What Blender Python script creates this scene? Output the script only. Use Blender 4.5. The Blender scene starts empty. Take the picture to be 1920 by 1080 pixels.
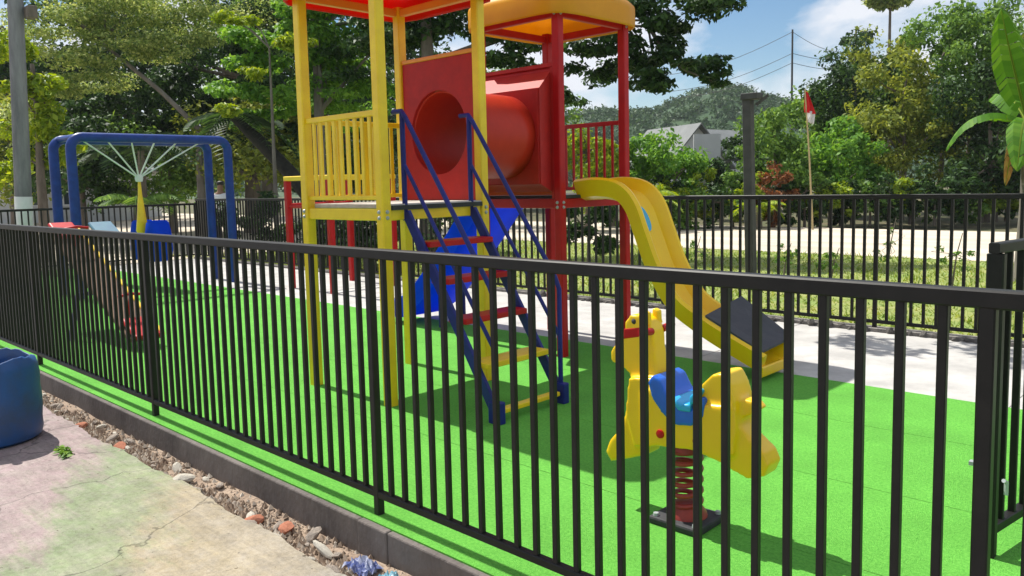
import bpy, bmesh, math, random
import numpy as np
from mathutils import Vector, Matrix
R_ = math.radians
random.seed(7)
scene = bpy.context.scene
COL = scene.collection

# ---------------------------------------------------------------- camera
EYE = 1.5
FPX, PY = 1505.81, 488.04                      # focal length and principal row, in 1920 px units
PITCH, ROLL, YAW = 0.0962, -0.0231, 0.7660
_F = np.array([-math.sin(YAW)*math.cos(PITCH), math.cos(YAW)*math.cos(PITCH), -math.sin(PITCH)])
_R0 = np.array([math.cos(YAW), math.sin(YAW), 0.0])
_U0 = np.cross(_R0, _F)
_R = _R0*math.cos(ROLL) + _U0*math.sin(ROLL)
_U = -_R0*math.sin(ROLL) + _U0*math.cos(ROLL)
cd = bpy.data.cameras.new('camera'); cam = bpy.data.objects.new('camera', cd); COL.objects.link(cam)
m = Matrix.Identity(4)
for i in range(3):
    m[i][0] = _R[i]; m[i][1] = _U[i]; m[i][2] = -_F[i]
m[2][3] = EYE
cam.matrix_world = m
cd.sensor_width = 36; cd.lens = 36*FPX/1920; cd.shift_y = -(540-PY)/1920
cd.clip_start = 0.05; cd.clip_end = 3000
scene.camera = cam

def ray(px, py): return _F + _R*(px-960)/FPX - _U*(py-PY)/FPX
def at(px, depth):                             # ground position of a column of the picture at a forward distance
    d = ray(px, 345); return (d[0]*depth, d[1]*depth)
def at3(px, py, depth):
    d = ray(px, py)*depth; return (d[0], d[1], EYE+d[2])

# ---------------------------------------------------------------- sky, sun, exposure
CLOUD_AT = (-1.7617, -3.4915, 1.5093)
SUN_EL = R_(56); SUN_AZ = R_(270)              # the sun stands over -X
w = bpy.data.worlds.new('World'); scene.world = w; w.use_nodes = True
nt = w.node_tree; N = nt.nodes; L = nt.links; N.clear()
out = N.new('ShaderNodeOutputWorld'); bg = N.new('ShaderNodeBackground'); bg.inputs[1].default_value = 0.080
sky = N.new('ShaderNodeTexSky'); sky.sky_type = 'NISHITA'; sky.sun_disc = False
sky.sun_elevation = SUN_EL; sky.sun_rotation = SUN_AZ; sky.air_density = 1.0; sky.dust_density = 0.3; sky.ozone_density = 1.3
tc = N.new('ShaderNodeTexCoord')
mp = N.new('ShaderNodeMapping'); mp.inputs['Location'].default_value = CLOUD_AT; mp.inputs['Scale'].default_value = (1.0, 1.0, 1.9); L.new(tc.outputs['Generated'], mp.inputs[0])
cn = N.new('ShaderNodeTexNoise'); cn.inputs['Scale'].default_value = 3.2; cn.inputs['Detail'].default_value = 10; cn.inputs['Roughness'].default_value = 0.56; cn.inputs['Distortion'].default_value = 0.25
L.new(mp.outputs[0], cn.inputs[0])
cr = N.new('ShaderNodeValToRGB'); cr.color_ramp.elements[0].position = 0.41; cr.color_ramp.elements[1].position = 0.53
L.new(cn.outputs[0], cr.inputs[0])
sat = N.new('ShaderNodeHueSaturation'); sat.inputs['Saturation'].default_value = 1.25; L.new(sky.outputs[0], sat.inputs['Color'])
mixs = N.new('ShaderNodeMix'); mixs.data_type = 'RGBA'
L.new(cr.outputs[0], mixs.inputs[0]); L.new(sat.outputs[0], mixs.inputs[6]); mixs.inputs[7].default_value = (7.8, 8.1, 8.7, 1)
L.new(mixs.outputs[2], bg.inputs[0]); L.new(bg.outputs[0], out.inputs[0])
sd = bpy.data.lights.new('sun', 'SUN'); sd.energy = 5.0; sd.angle = R_(0.5); sd.color = (1.0, 0.96, 0.88)
so = bpy.data.objects.new('sun', sd); COL.objects.link(so)
so.rotation_euler = Vector((math.cos(SUN_EL), 0.0, -math.sin(SUN_EL))).to_track_quat('-Z', 'Y').to_euler()
so.location = (-20, 0, 30)
scene.view_settings.view_transform = 'Standard'; scene.view_settings.look = 'None'
scene.view_settings.exposure = 0.50; scene.view_settings.gamma = 1.0
scene.render.engine = 'CYCLES'
scene.cycles.max_bounces = 7; scene.cycles.transparent_max_bounces = 6; scene.cycles.transmission_bounces = 4

# ---------------------------------------------------------------- materials
def mat(name, c1, c2=None, scale=8, rough=0.6, bump=0.0, bscale=60, detail=5, ramp=(0.35, 0.65), spec=0.5, coat=0, trans=0, metal=0, stretch=None, dist=0.004):
    M = bpy.data.materials.new(name); M.use_nodes = True
    n = M.node_tree.nodes; l = M.node_tree.links; b = n['Principled BSDF']; o = n['Material Output']
    b.inputs['Base Color'].default_value = (*c1, 1); b.inputs['Roughness'].default_value = rough
    b.inputs['Specular IOR Level'].default_value = spec; b.inputs['Metallic'].default_value = metal
    b.inputs['Coat Weight'].default_value = coat
    t = n.new('ShaderNodeTexCoord'); src = t.outputs['Object']
    if stretch:
        mm = n.new('ShaderNodeMapping'); mm.inputs['Scale'].default_value = stretch; l.new(src, mm.inputs[0]); src = mm.outputs[0]
    if c2:
        x = n.new('ShaderNodeTexNoise'); x.inputs['Scale'].default_value = scale; x.inputs['Detail'].default_value = detail; x.inputs['Roughness'].default_value = 0.65
        l.new(src, x.inputs[0])
        r = n.new('ShaderNodeValToRGB'); r.color_ramp.elements[0].position = ramp[0]; r.color_ramp.elements[1].position = ramp[1]
        r.color_ramp.elements[0].color = (*c1, 1); r.color_ramp.elements[1].color = (*c2, 1)
        l.new(x.outputs[0], r.inputs[0]); l.new(r.outputs[0], b.inputs['Base Color'])
        M['_ramp'] = r.name
    if bump:
        y = n.new('ShaderNodeTexNoise'); y.inputs['Scale'].default_value = bscale; y.inputs['Detail'].default_value = 4
        l.new(src, y.inputs[0])
        q = n.new('ShaderNodeBump'); q.inputs['Strength'].default_value = bump; q.inputs['Distance'].default_value = dist
        l.new(y.outputs[0], q.inputs['Height']); l.new(q.outputs[0], b.inputs['Normal'])
    if trans:
        tr = n.new('ShaderNodeBsdfTranslucent'); ms = n.new('ShaderNodeMixShader'); ms.inputs[0].default_value = trans
        if c2: l.new(n[M['_ramp']].outputs[0], tr.inputs[0])
        else: tr.inputs[0].default_value = (*c1, 1)
        l.new(b.outputs[0], ms.inputs[1]); l.new(tr.outputs[0], ms.inputs[2]); l.new(ms.outputs[0], o.inputs[0])
    return M

def leafmat(name, dark, mid, light, trans=0.35, rough=0.55, spec=0.2):
    M = bpy.data.materials.new(name); M.use_nodes = True
    n = M.node_tree.nodes; l = M.node_tree.links; b = n['Principled BSDF']; o = n['Material Output']
    g = n.new('ShaderNodeNewGeometry'); r = n.new('ShaderNodeValToRGB')
    e = r.color_ramp.elements; e[0].color = (*dark, 1); e[1].color = (*light, 1); e[0].position = 0.0; e[1].position = 1.0
    k = e.new(0.55); k.color = (*mid, 1)
    l.new(g.outputs['Random Per Island'], r.inputs[0]); l.new(r.outputs[0], b.inputs['Base Color'])
    b.inputs['Roughness'].default_value = rough; b.inputs['Specular IOR Level'].default_value = spec
    tr = n.new('ShaderNodeBsdfTranslucent'); ms = n.new('ShaderNodeMixShader'); ms.inputs[0].default_value = trans
    hs = n.new('ShaderNodeHueSaturation'); hs.inputs['Value'].default_value = 1.5; hs.inputs['Saturation'].default_value = 1.1; hs.inputs['Hue'].default_value = 0.48
    l.new(r.outputs[0], hs.inputs['Color']); l.new(hs.outputs[0], tr.inputs[0])
    l.new(b.outputs[0], ms.inputs[1]); l.new(tr.outputs[0], ms.inputs[2]); l.new(ms.outputs[0], o.inputs[0])
    return M

M = {}
M['black'] = mat('black_satin_metal', (0.0065, 0.0062, 0.006), (0.012, 0.011, 0.010), scale=14, rough=0.5, spec=0.3, bump=0.15, bscale=90, dist=0.001)
M['yellow'] = mat('yellow_enamel', (0.88, 0.61, 0.008), (0.76, 0.49, 0.010), scale=5, rough=0.38, bump=0.12, bscale=35, dist=0.002)
M['yellow_plastic'] = mat('yellow_plastic', (0.90, 0.57, 0.006), (0.86, 0.51, 0.006), scale=4, rough=0.28, bump=0.05, bscale=30, dist=0.002)
M['yellow_roof'] = mat('yellow_roof_plastic', (0.86, 0.50, 0.01), (0.80, 0.44, 0.01), scale=3, rough=0.35, trans=0.5)
M['red_roof'] = mat('red_roof_plastic', (0.78, 0.035, 0.010), (0.72, 0.028, 0.008), scale=3, rough=0.35, trans=0.5)
M['orange'] = mat('orange_enamel', (0.75, 0.30, 0.02), (0.70, 0.26, 0.02), scale=6, rough=0.4)
M['red'] = mat('red_enamel', (0.46, 0.009, 0.010), (0.38, 0.006, 0.009), scale=7, rough=0.42, spec=0.25, bump=0.1, bscale=40, dist=0.002)
M['red_panel'] = mat('red_rough_plastic', (0.44, 0.016, 0.013), (0.35, 0.012, 0.011), scale=9, rough=0.55, spec=0.3, bump=0.4, bscale=120, dist=0.003)
M['red_tube'] = mat('red_tube_plastic', (0.50, 0.026, 0.008), (0.42, 0.018, 0.006), scale=4, rough=0.45, spec=0.3)
M['blue'] = mat('blue_enamel', (0.010, 0.018, 0.19), (0.008, 0.012, 0.12), scale=9, rough=0.42, spec=0.3, bump=0.1, bscale=40, dist=0.002)
M['swing_blue'] = mat('swing_blue_enamel', (0.008, 0.045, 0.24), (0.006, 0.03, 0.17), scale=9, rough=0.4, spec=0.3)
M['slide_blue'] = mat('slide_blue_plastic', (0.004, 0.105, 0.72), (0.004, 0.08, 0.60), scale=3, rough=0.45, spec=0.12, trans=0.55)
M['saddle'] = mat('saddle_blue', (0.010, 0.13, 0.62), (0.008, 0.10, 0.52), scale=3, rough=0.25)
M['cyan'] = mat('cyan_plastic', (0.02, 0.36, 0.66), rough=0.3)
M['teal'] = mat('teal_paint', (0.02, 0.10, 0.18), (0.03, 0.14, 0.2), rough=0.5)
M['deck'] = mat('deck_plate', (0.55, 0.53, 0.48), (0.45, 0.43, 0.40), scale=12, rough=0.6)
M['dark'] = mat('dark_rubber', (0.02, 0.02, 0.024), (0.035, 0.035, 0.04), scale=20, rough=0.75, bump=0.2, bscale=120)
M['greyboard'] = mat('slate_grey_board', (0.045, 0.046, 0.060), (0.060, 0.060, 0.072), scale=10, rough=0.8, bump=0.2, bscale=150)
M['spring'] = mat('dark_red_spring_steel', (0.34, 0.030, 0.020), (0.24, 0.022, 0.016), scale=20, rough=0.45)
M['white'] = mat('white_paint', (0.72, 0.73, 0.74), (0.62, 0.63, 0.65), scale=5, rough=0.6)
M['steel'] = mat('galvanised_steel', (0.42, 0.44, 0.46), (0.34, 0.36, 0.38), scale=12, rough=0.5, metal=0.3)
M['rod'] = mat('pale_rod_paint', (0.62, 0.66, 0.66), rough=0.5)
M['kerb'] = mat('aged_kerb_concrete', (0.075, 0.063, 0.058), (0.185, 0.160, 0.145), scale=3.2, rough=0.92, bump=0.9, bscale=38, dist=0.012, ramp=(0.30, 0.74), detail=13, stretch=(1, 1, 0.6))
M['slab'] = mat('pale_concrete', (0.50, 0.485, 0.46), (0.34, 0.33, 0.315), scale=2.6, rough=0.9, bump=0.3, bscale=90, dist=0.004, detail=9)
M['stonekerb'] = mat('mortared_stone', (0.10, 0.095, 0.09), (0.24, 0.22, 0.20), scale=14, rough=0.95, bump=0.8, bscale=30, dist=0.03)
M['road'] = mat('dusty_plaza', (0.60, 0.52, 0.41), (0.40, 0.34, 0.27), scale=1.1, rough=0.95, bump=0.2, bscale=20, dist=0.01, detail=11, stretch=(0.16, 1, 1), ramp=(0.40, 0.72))
M['soil'] = mat('soil_and_grass', (0.055, 0.075, 0.025), (0.13, 0.10, 0.055), scale=0.9, rough=1, bump=0.5, bscale=12, dist=0.05, detail=9)
M['verge'] = mat('verge_ground', (0.16, 0.24, 0.05), (0.30, 0.30, 0.10), scale=1.6, rough=1, bump=0.5, bscale=20, dist=0.03, detail=9)
M['dirt'] = mat('gutter_dirt', (0.38, 0.29, 0.215), (0.24, 0.17, 0.125), scale=9, rough=1, bump=1.0, bscale=50, dist=0.02, detail=9)
M['stone'] = mat('rubble_stone', (0.42, 0.36, 0.30), (0.28, 0.23, 0.19), scale=14, rough=0.95, bump=0.6, bscale=50, dist=0.01)
M['palestone'] = mat('pale_rubble', (0.58, 0.54, 0.46), (0.45, 0.41, 0.34), scale=14, rough=0.95, bump=0.5, bscale=50, dist=0.01)
M['brick'] = mat('broken_brick', (0.50, 0.20, 0.115), (0.40, 0.15, 0.09), scale=14, rough=0.95, bump=0.6, bscale=60, dist=0.008)
M['barrel'] = mat('blue_drum_plastic', (0.014, 0.080, 0.25), (0.040, 0.060, 0.11), scale=4, rough=0.5, bump=0.5, bscale=9, dist=0.012, detail=10, ramp=(0.42, 0.75))
M['pole'] = mat('weathered_pole_concrete', (0.24, 0.24, 0.25), (0.13, 0.13, 0.14), scale=5, rough=0.9, bump=0.3, bscale=40, stretch=(1, 1, 0.2))
M['greypole'] = mat('dark_grey_post', (0.038, 0.037, 0.036), (0.065, 0.063, 0.06), scale=6, rough=0.7)
M['bark'] = mat('bark', (0.10, 0.080, 0.062), (0.19, 0.16, 0.13), scale=5, rough=0.95, bump=0.8, bscale=22, dist=0.02, stretch=(1, 1, 0.25))
M['darkbark'] = mat('dark_palm_bark', (0.012, 0.012, 0.010), (0.03, 0.028, 0.022), scale=8, rough=0.95, bump=0.6, bscale=25, dist=0.02)
M['plank'] = mat('brown_plank', (0.16, 0.085, 0.045), (0.10, 0.05, 0.028), scale=6, rough=0.8, stretch=(0.3, 3, 3))
M['greybark'] = mat('pale_bark', (0.20, 0.18, 0.155), (0.12, 0.105, 0.09), scale=5, rough=0.95, bump=0.6, bscale=22, dist=0.02, stretch=(1, 1, 0.3))
M['wall'] = mat('pale_house_wall', (0.58, 0.59, 0.60), (0.48, 0.49, 0.50), scale=0.8, rough=0.9)
M['roofgrey'] = mat('grey_sheet_roof', (0.15, 0.16, 0.16), (0.11, 0.12, 0.12), scale=1.2, rough=0.7)
M['roofred'] = mat('rusty_red_roof', (0.36, 0.10, 0.07), (0.28, 0.08, 0.06), scale=1.2, rough=0.8)
M['glass'] = mat('dark_window', (0.03, 0.05, 0.06), rough=0.15)
M['flagred'] = mat('red_cloth', (0.62, 0.015, 0.02), rough=0.9, trans=0.25)
M['flagwhite'] = mat('white_cloth', (0.75, 0.75, 0.75), rough=0.9, trans=0.25)
M['bamboo'] = mat('bamboo_pole', (0.45, 0.36, 0.18), (0.36, 0.28, 0.14), rough=0.7)
M['shirt'] = mat('white_shirt', (0.66, 0.67, 0.70), rough=0.9)
M['skin'] = mat('skin', (0.22, 0.115, 0.07), rough=0.6)
M['hair'] = mat('black_hair', (0.010, 0.009, 0.008), rough=0.6)
M['trousers'] = mat('dark_trousers', (0.015, 0.018, 0.03), rough=0.9)
M['foil'] = mat('crumpled_wrapper', (0.10, 0.13, 0.32), (0.50, 0.52, 0.62), scale=16, rough=0.35, ramp=(0.42, 0.55))
M['lightblue'] = mat('light_blue_bag', (0.22, 0.50, 0.62), (0.45, 0.66, 0.72), scale=12, rough=0.4)

# artificial turf: fibre-scale colour and relief
def turf_mat():
    Mt = mat('artificial_turf', (0.080, 0.32, 0.038), (0.175, 0.52, 0.078), scale=70, rough=0.85, bump=0.9, bscale=170, dist=0.012, ramp=(0.3, 0.7), spec=0.15, detail=7)
    n = Mt.node_tree.nodes; l = Mt.node_tree.links; b = n['Principled BSDF']
    t = n.new('ShaderNodeTexCoord'); x = n.new('ShaderNodeTexNoise'); x.inputs['Scale'].default_value = 1.7; x.inputs['Detail'].default_value = 7; x.inputs['Roughness'].default_value = 0.7
    l.new(t.outputs['Object'], x.inputs[0])
    mr = n.new('ShaderNodeMapRange'); mr.inputs[1].default_value = 0.3; mr.inputs[2].default_value = 0.7; mr.inputs[3].default_value = 0.80; mr.inputs[4].default_value = 1.12
    l.new(x.outputs[0], mr.inputs[0])
    hs = n.new('ShaderNodeHueSaturation'); l.new(n[Mt['_ramp']].outputs[0], hs.inputs['Color']); l.new(mr.outputs[0], hs.inputs['Value'])
    l.new(hs.outputs[0], b.inputs['Base Color'])
    return Mt
M['turf'] = turf_mat()

# faded court paint on the concrete outside the fence
def court_mat():
    Mt = mat('faded_court_paint', (1, 1, 1), rough=0.92, bump=0.35, bscale=70, dist=0.004)
    n = Mt.node_tree.nodes; l = Mt.node_tree.links; b = n['Principled BSDF']
    t = n.new('ShaderNodeTexCoord'); s = n.new('ShaderNodeSeparateXYZ'); l.new(t.outputs['Object'], s.inputs[0])
    # painted bands run obliquely over the slab; coordinate = 0.5*x + y plus wobble
    ns = n.new('ShaderNodeTexNoise'); ns.inputs['Scale'].default_value = 2.6; ns.inputs['Detail'].default_value = 8; ns.inputs['Roughness'].default_value = 0.7
    mm = n.new('ShaderNodeMapping'); mm.inputs['Rotation'].default_value = (0, 0, R_(-58)); mm.inputs['Scale'].default_value = (0.45, 1.6, 1); l.new(t.outputs['Object'], mm.inputs[0]); l.new(mm.outputs[0], ns.inputs[0])
    a = n.new('ShaderNodeMath'); a.operation = 'MULTIPLY_ADD'; a.inputs[1].default_value = 0.62; l.new(s.outputs[0], a.inputs[0]); l.new(s.outputs[1], a.inputs[2])
    c = n.new('ShaderNodeMath'); c.operation = 'MULTIPLY_ADD'; c.inputs[1].default_value = 1.5; l.new(ns.outputs[0], c.inputs[0]); l.new(a.outputs[0], c.inputs[2])
    mr = n.new('ShaderNodeMapRange'); mr.inputs[1].default_value = -2.2; mr.inputs[2].default_value = 1.3; l.new(c.outputs[0], mr.inputs[0])
    r = n.new('ShaderNodeValToRGB'); e = r.color_ramp.elements
    e[0].position = 0.0; e[0].color = (0.360, 0.340, 0.345, 1); e[1].position = 1.0; e[1].color = (0.380, 0.370, 0.350, 1)
    for pos, col in ((0.20, (0.31, 0.235, 0.24)), (0.36, (0.33, 0.25, 0.245)), (0.43, (0.225, 0.28, 0.15)), (0.54, (0.26, 0.295, 0.165)), (0.62, (0.36, 0.30, 0.195)), (0.80, (0.345, 0.295, 0.22)), (0.88, (0.30, 0.29, 0.265))):
        k = e.new(pos); k.color = (*[v*0.95 for v in col], 1)
    l.new(mr.outputs[0], r.inputs[0])
    n2 = n.new('ShaderNodeTexNoise'); n2.inputs['Scale'].default_value = 9; n2.inputs['Detail'].default_value = 10; n2.inputs['Roughness'].default_value = 0.75; l.new(t.outputs['Object'], n2.inputs[0])
    r2 = n.new('ShaderNodeValToRGB'); r2.color_ramp.elements[0].position = 0.42; r2.color_ramp.elements[1].position = 0.68; l.new(n2.outputs[0], r2.inputs[0])
    mi = n.new('ShaderNodeMix'); mi.data_type = 'RGBA'; l.new(r2.outputs[0], mi.inputs[0]); l.new(r.outputs[0], mi.inputs[6]); mi.inputs[7].default_value = (0.32, 0.29, 0.25, 1)
    ml = n.new('ShaderNodeMath'); ml.operation = 'MULTIPLY'; ml.inputs[1].default_value = 0.65; l.new(r2.outputs[0], ml.inputs[0]); l.new(ml.outputs[0], mi.inputs[0])
    n3 = n.new('ShaderNodeTexNoise'); n3.inputs['Scale'].default_value = 48; n3.inputs['Detail'].default_value = 6; l.new(t.outputs['Object'], n3.inputs[0])
    r3 = n.new('ShaderNodeValToRGB'); r3.color_ramp.elements[0].position = 0.25; r3.color_ramp.elements[1].position = 0.56
    r3.color_ramp.elements[0].color = (0.80, 0.79, 0.77, 1); r3.color_ramp.elements[1].color = (1.05, 1.05, 1.05, 1); l.new(n3.outputs[0], r3.inputs[0])
    mu = n.new('ShaderNodeMix'); mu.data_type = 'RGBA'; mu.blend_type = 'MULTIPLY'; mu.inputs[0].default_value = 1; l.new(mi.outputs[2], mu.inputs[6]); l.new(r3.outputs[0], mu.inputs[7])
    n4 = n.new('ShaderNodeTexNoise'); n4.inputs['Scale'].default_value = 210; n4.inputs['Detail'].default_value = 3; l.new(t.outputs['Object'], n4.inputs[0])
    n5 = n.new('ShaderNodeTexNoise'); n5.inputs['Scale'].default_value = 22; n5.inputs['Detail'].default_value = 6; n5.inputs['Roughness'].default_value = 0.7
    m5 = n.new('ShaderNodeMapping'); m5.inputs['Rotation'].default_value = (0, 0, R_(-38)); m5.inputs['Scale'].default_value = (0.12, 1.5, 1); l.new(t.outputs['Object'], m5.inputs[0]); l.new(m5.outputs[0], n5.inputs[0])
    ad = n.new('ShaderNodeMath'); ad.operation = 'MULTIPLY_ADD'; ad.inputs[1].default_value = 0.9; l.new(n5.outputs[0], ad.inputs[0]); l.new(n4.outputs[0], ad.inputs[2])
    g4 = n.new('ShaderNodeMapRange'); g4.inputs[1].default_value = 0.55; g4.inputs[2].default_value = 1.35; g4.inputs[3].default_value = 0.62; g4.inputs[4].default_value = 1.28; l.new(ad.outputs[0], g4.inputs[0])
    h4 = n.new('ShaderNodeHueSaturation'); l.new(mu.outputs[2], h4.inputs['Color']); l.new(g4.outputs[0], h4.inputs['Value'])
    vo = n.new('ShaderNodeTexNoise'); vo.inputs['Scale'].default_value = 38; vo.inputs['Detail'].default_value = 2; l.new(t.outputs['Object'], vo.inputs[0])
    r6 = n.new('ShaderNodeValToRGB'); r6.color_ramp.elements[0].position = 0.24; r6.color_ramp.elements[1].position = 0.30; r6.color_ramp.elements[0].color = (0.35, 0.31, 0.27, 1); r6.color_ramp.elements[1].color = (1, 1, 1, 1); l.new(vo.outputs[0], r6.inputs[0])
    m6 = n.new('ShaderNodeMix'); m6.data_type = 'RGBA'; m6.blend_type = 'MULTIPLY'; m6.inputs[0].default_value = 1; l.new(h4.outputs[0], m6.inputs[6]); l.new(r6.outputs[0], m6.inputs[7])
    dn = n.new('ShaderNodeTexNoise'); dn.inputs['Scale'].default_value = 4; dn.inputs['Detail'].default_value = 6; l.new(t.outputs['Object'], dn.inputs[0])
    va = n.new('ShaderNodeVectorMath'); va.operation = 'MULTIPLY_ADD'; va.inputs[1].default_value = (0.35, 0.35, 0); l.new(dn.outputs['Color'], va.inputs[0]); l.new(t.outputs['Object'], va.inputs[2])
    vr = n.new('ShaderNodeTexVoronoi'); vr.feature = 'DISTANCE_TO_EDGE'; vr.inputs['Scale'].default_value = 0.85; l.new(va.outputs[0], vr.inputs['Vector'])
    vc = n.new('ShaderNodeMapRange'); vc.inputs[1].default_value = 0.0; vc.inputs[2].default_value = 0.007; vc.inputs[3].default_value = 0.42; vc.inputs[4].default_value = 1.0; l.new(vr.outputs['Distance'], vc.inputs[0])
    sn = n.new('ShaderNodeTexNoise'); sn.inputs['Scale'].default_value = 3.3; sn.inputs['Detail'].default_value = 9; sn.inputs['Roughness'].default_value = 0.7; l.new(t.outputs['Object'], sn.inputs[0])
    sm_ = n.new('ShaderNodeMapRange'); sm_.inputs[1].default_value = 0.32; sm_.inputs[2].default_value = 0.6; sm_.inputs[3].default_value = 0.70; sm_.inputs[4].default_value = 1.06; l.new(sn.outputs[0], sm_.inputs[0])
    pr_ = n.new('ShaderNodeMath'); pr_.operation = 'MULTIPLY'; l.new(vc.outputs[0], pr_.inputs[0]); l.new(sm_.outputs[0], pr_.inputs[1])
    h7 = n.new('ShaderNodeHueSaturation'); l.new(m6.outputs[2], h7.inputs['Color']); l.new(pr_.outputs[0], h7.inputs['Value'])
    l.new(h7.outputs[0], b.inputs['Base Color'])
    return Mt
M['court'] = court_mat()

LF = {
 'dark':   leafmat('dark_leaf', (0.014, 0.037, 0.013), (0.031, 0.073, 0.019), (0.073, 0.146, 0.035), trans=0.22),
 'mid':    leafmat('mid_leaf', (0.058, 0.127, 0.026), (0.115, 0.231, 0.043), (0.231, 0.377, 0.074), trans=0.33),
 'olive':  leafmat('olive_leaf', (0.091, 0.131, 0.028), (0.190, 0.246, 0.039), (0.345, 0.383, 0.073), trans=0.35),
 'feather': leafmat('feathery_leaf', (0.113, 0.193, 0.052), (0.256, 0.346, 0.091), (0.511, 0.562, 0.193), trans=0.35),
 'lime':   leafmat('lime_leaf', (0.118, 0.198, 0.018), (0.225, 0.330, 0.029), (0.370, 0.450, 0.053), trans=0.4),
 'bright': leafmat('bright_leaf', (0.069, 0.182, 0.030), (0.130, 0.292, 0.045), (0.240, 0.430, 0.069), trans=0.38),
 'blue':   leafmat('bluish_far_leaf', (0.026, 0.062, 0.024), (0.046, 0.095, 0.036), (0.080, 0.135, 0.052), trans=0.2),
 'red':    leafmat('reddish_leaf', (0.12, 0.05, 0.02), (0.24, 0.10, 0.04), (0.34, 0.18, 0.07), trans=0.3),
 'banana': leafmat('banana_leaf', (0.06, 0.17, 0.018), (0.09, 0.23, 0.025), (0.14, 0.29, 0.035), trans=0.4),
 'dry':    leafmat('dry_banana_leaf', (0.30, 0.17, 0.05), (0.38, 0.22, 0.05), (0.40, 0.30, 0.07), trans=0.3),
 'gravel': leafmat('mixed_gravel', (0.20, 0.14, 0.10), (0.36, 0.28, 0.21), (0.55, 0.49, 0.41), trans=0.0, rough=0.95),
 'grass':  leafmat('grass_blade', (0.105, 0.180, 0.027), (0.210, 0.300, 0.045), (0.390, 0.420, 0.105), trans=0.3),
}

# ---------------------------------------------------------------- helpers
class MB:
    def __init__(s): s.v = []; s.f = []
    def add(s, vs, fs):
        o = len(s.v); s.v += [tuple(a) for a in vs]; s.f += [tuple(i+o for i in f) for f in fs]; return s
    def box(s, x0, x1, y0, y1, z0, z1, c=0.0):
        # optional chamfer on all edges of the longest axis is left to bevel()
        vs = [(x, y, z) for z in (z0, z1) for y in (y0, y1) for x in (x0, x1)]
        return s.add(vs, [(0,2,3,1),(4,5,7,6),(0,1,5,4),(2,6,7,3),(0,4,6,2),(1,3,7,5)])
    def bar(s, a, b, wx, wy, up=(0,0,1), ch=0.0):
        # a straight bar of rectangular section with chamfered long edges
        a = Vector(a); b = Vector(b); d = (b-a).normalized(); u = Vector(up)
        if abs(d.dot(u)) > 0.98: u = Vector((0,1,0))
        sx = d.cross(u).normalized(); sy = sx.cross(d).normalized()
        hx, hy = wx/2, wy/2
        if ch: sec = [(-hx+ch,-hy),(hx-ch,-hy),(hx,-hy+ch),(hx,hy-ch),(hx-ch,hy),(-hx+ch,hy),(-hx,hy-ch),(-hx,-hy+ch)]
        else: sec = [(-hx,-hy),(hx,-hy),(hx,hy),(-hx,hy)]
        k = len(sec)
        vs = [a+sx*p+sy*q for p, q in sec]+[b+sx*p+sy*q for p, q in sec]
        fs = [(i, (i+1)%k, k+(i+1)%k, k+i) for i in range(k)]+[tuple(range(k-1,-1,-1)), tuple(range(k, 2*k))]
        return s.add(vs, fs)
    def tube(s, pts, rad, n=10, cap=True):
        pts = [Vector(p) for p in pts]
        if not hasattr(rad, '__len__'): rad = [rad]*len(pts)
        o = len(s.v); prev = None
        for i, p in enumerate(pts):
            d = (pts[min(i+1, len(pts)-1)]-pts[max(i-1, 0)]).normalized()
            if prev is None:
                u = Vector((0,0,1)) if abs(d.z) < 0.9 else Vector((0,1,0))
                x = d.cross(u).normalized()
            else: x = (prev-d*prev.dot(d)).normalized()
            prev = x; y = d.cross(x)
            for k in range(n):
                a = 2*math.pi*k/n; s.v.append(tuple(p+(x*math.cos(a)+y*math.sin(a))*rad[i]))
        for i in range(len(pts)-1):
            for k in range(n):
                s.f.append((o+i*n+k, o+i*n+(k+1)%n, o+(i+1)*n+(k+1)%n, o+(i+1)*n+k))
        if cap:
            s.f.append(tuple(o+k for k in range(n-1,-1,-1))); e = o+(len(pts)-1)*n; s.f.append(tuple(e+k for k in range(n)))
        return s
    def lathe(s, prof, c=(0,0,0), n=32):
        o = len(s.v)
        for r, z in prof:
            for k in range(n):
                a = 2*math.pi*k/n; s.v.append((c[0]+r*math.cos(a), c[1]+r*math.sin(a), c[2]+z))
        for i in range(len(prof)-1):
            for k in range(n): s.f.append((o+i*n+k, o+i*n+(k+1)%n, o+(i+1)*n+(k+1)%n, o+(i+1)*n+k))
        return s
    def prism(s, poly, y0, y1):                # polygon in x,z extruded along y
        k = len(poly); vs = [(x, y0, z) for x, z in poly]+[(x, y1, z) for x, z in poly]
        fs = [(i, (i+1)%k, k+(i+1)%k, k+i) for i in range(k)]+[tuple(range(k-1,-1,-1)), tuple(range(k, 2*k))]
        return s.add(vs, fs)
    def mesh(s, name, material, smooth=False):
        me = bpy.data.meshes.new(name); me.from_pydata(s.v, [], s.f); me.validate()
        bm = bmesh.new(); bm.from_mesh(me); bmesh.ops.recalc_face_normals(bm, faces=bm.faces); bm.to_mesh(me); bm.free()
        if material: me.materials.append(material)
        if smooth: smooth_by_angle(me)
        return me

def smooth_by_angle(me, ang=R_(40)):
    me.polygons.foreach_set('use_smooth', [True]*len(me.polygons))
    bm = bmesh.new(); bm.from_mesh(me)
    for e in bm.edges:
        if len(e.link_faces) == 2 and e.calc_face_angle(0) > ang: e.smooth = False
    bm.to_mesh(me); bm.free()

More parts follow.
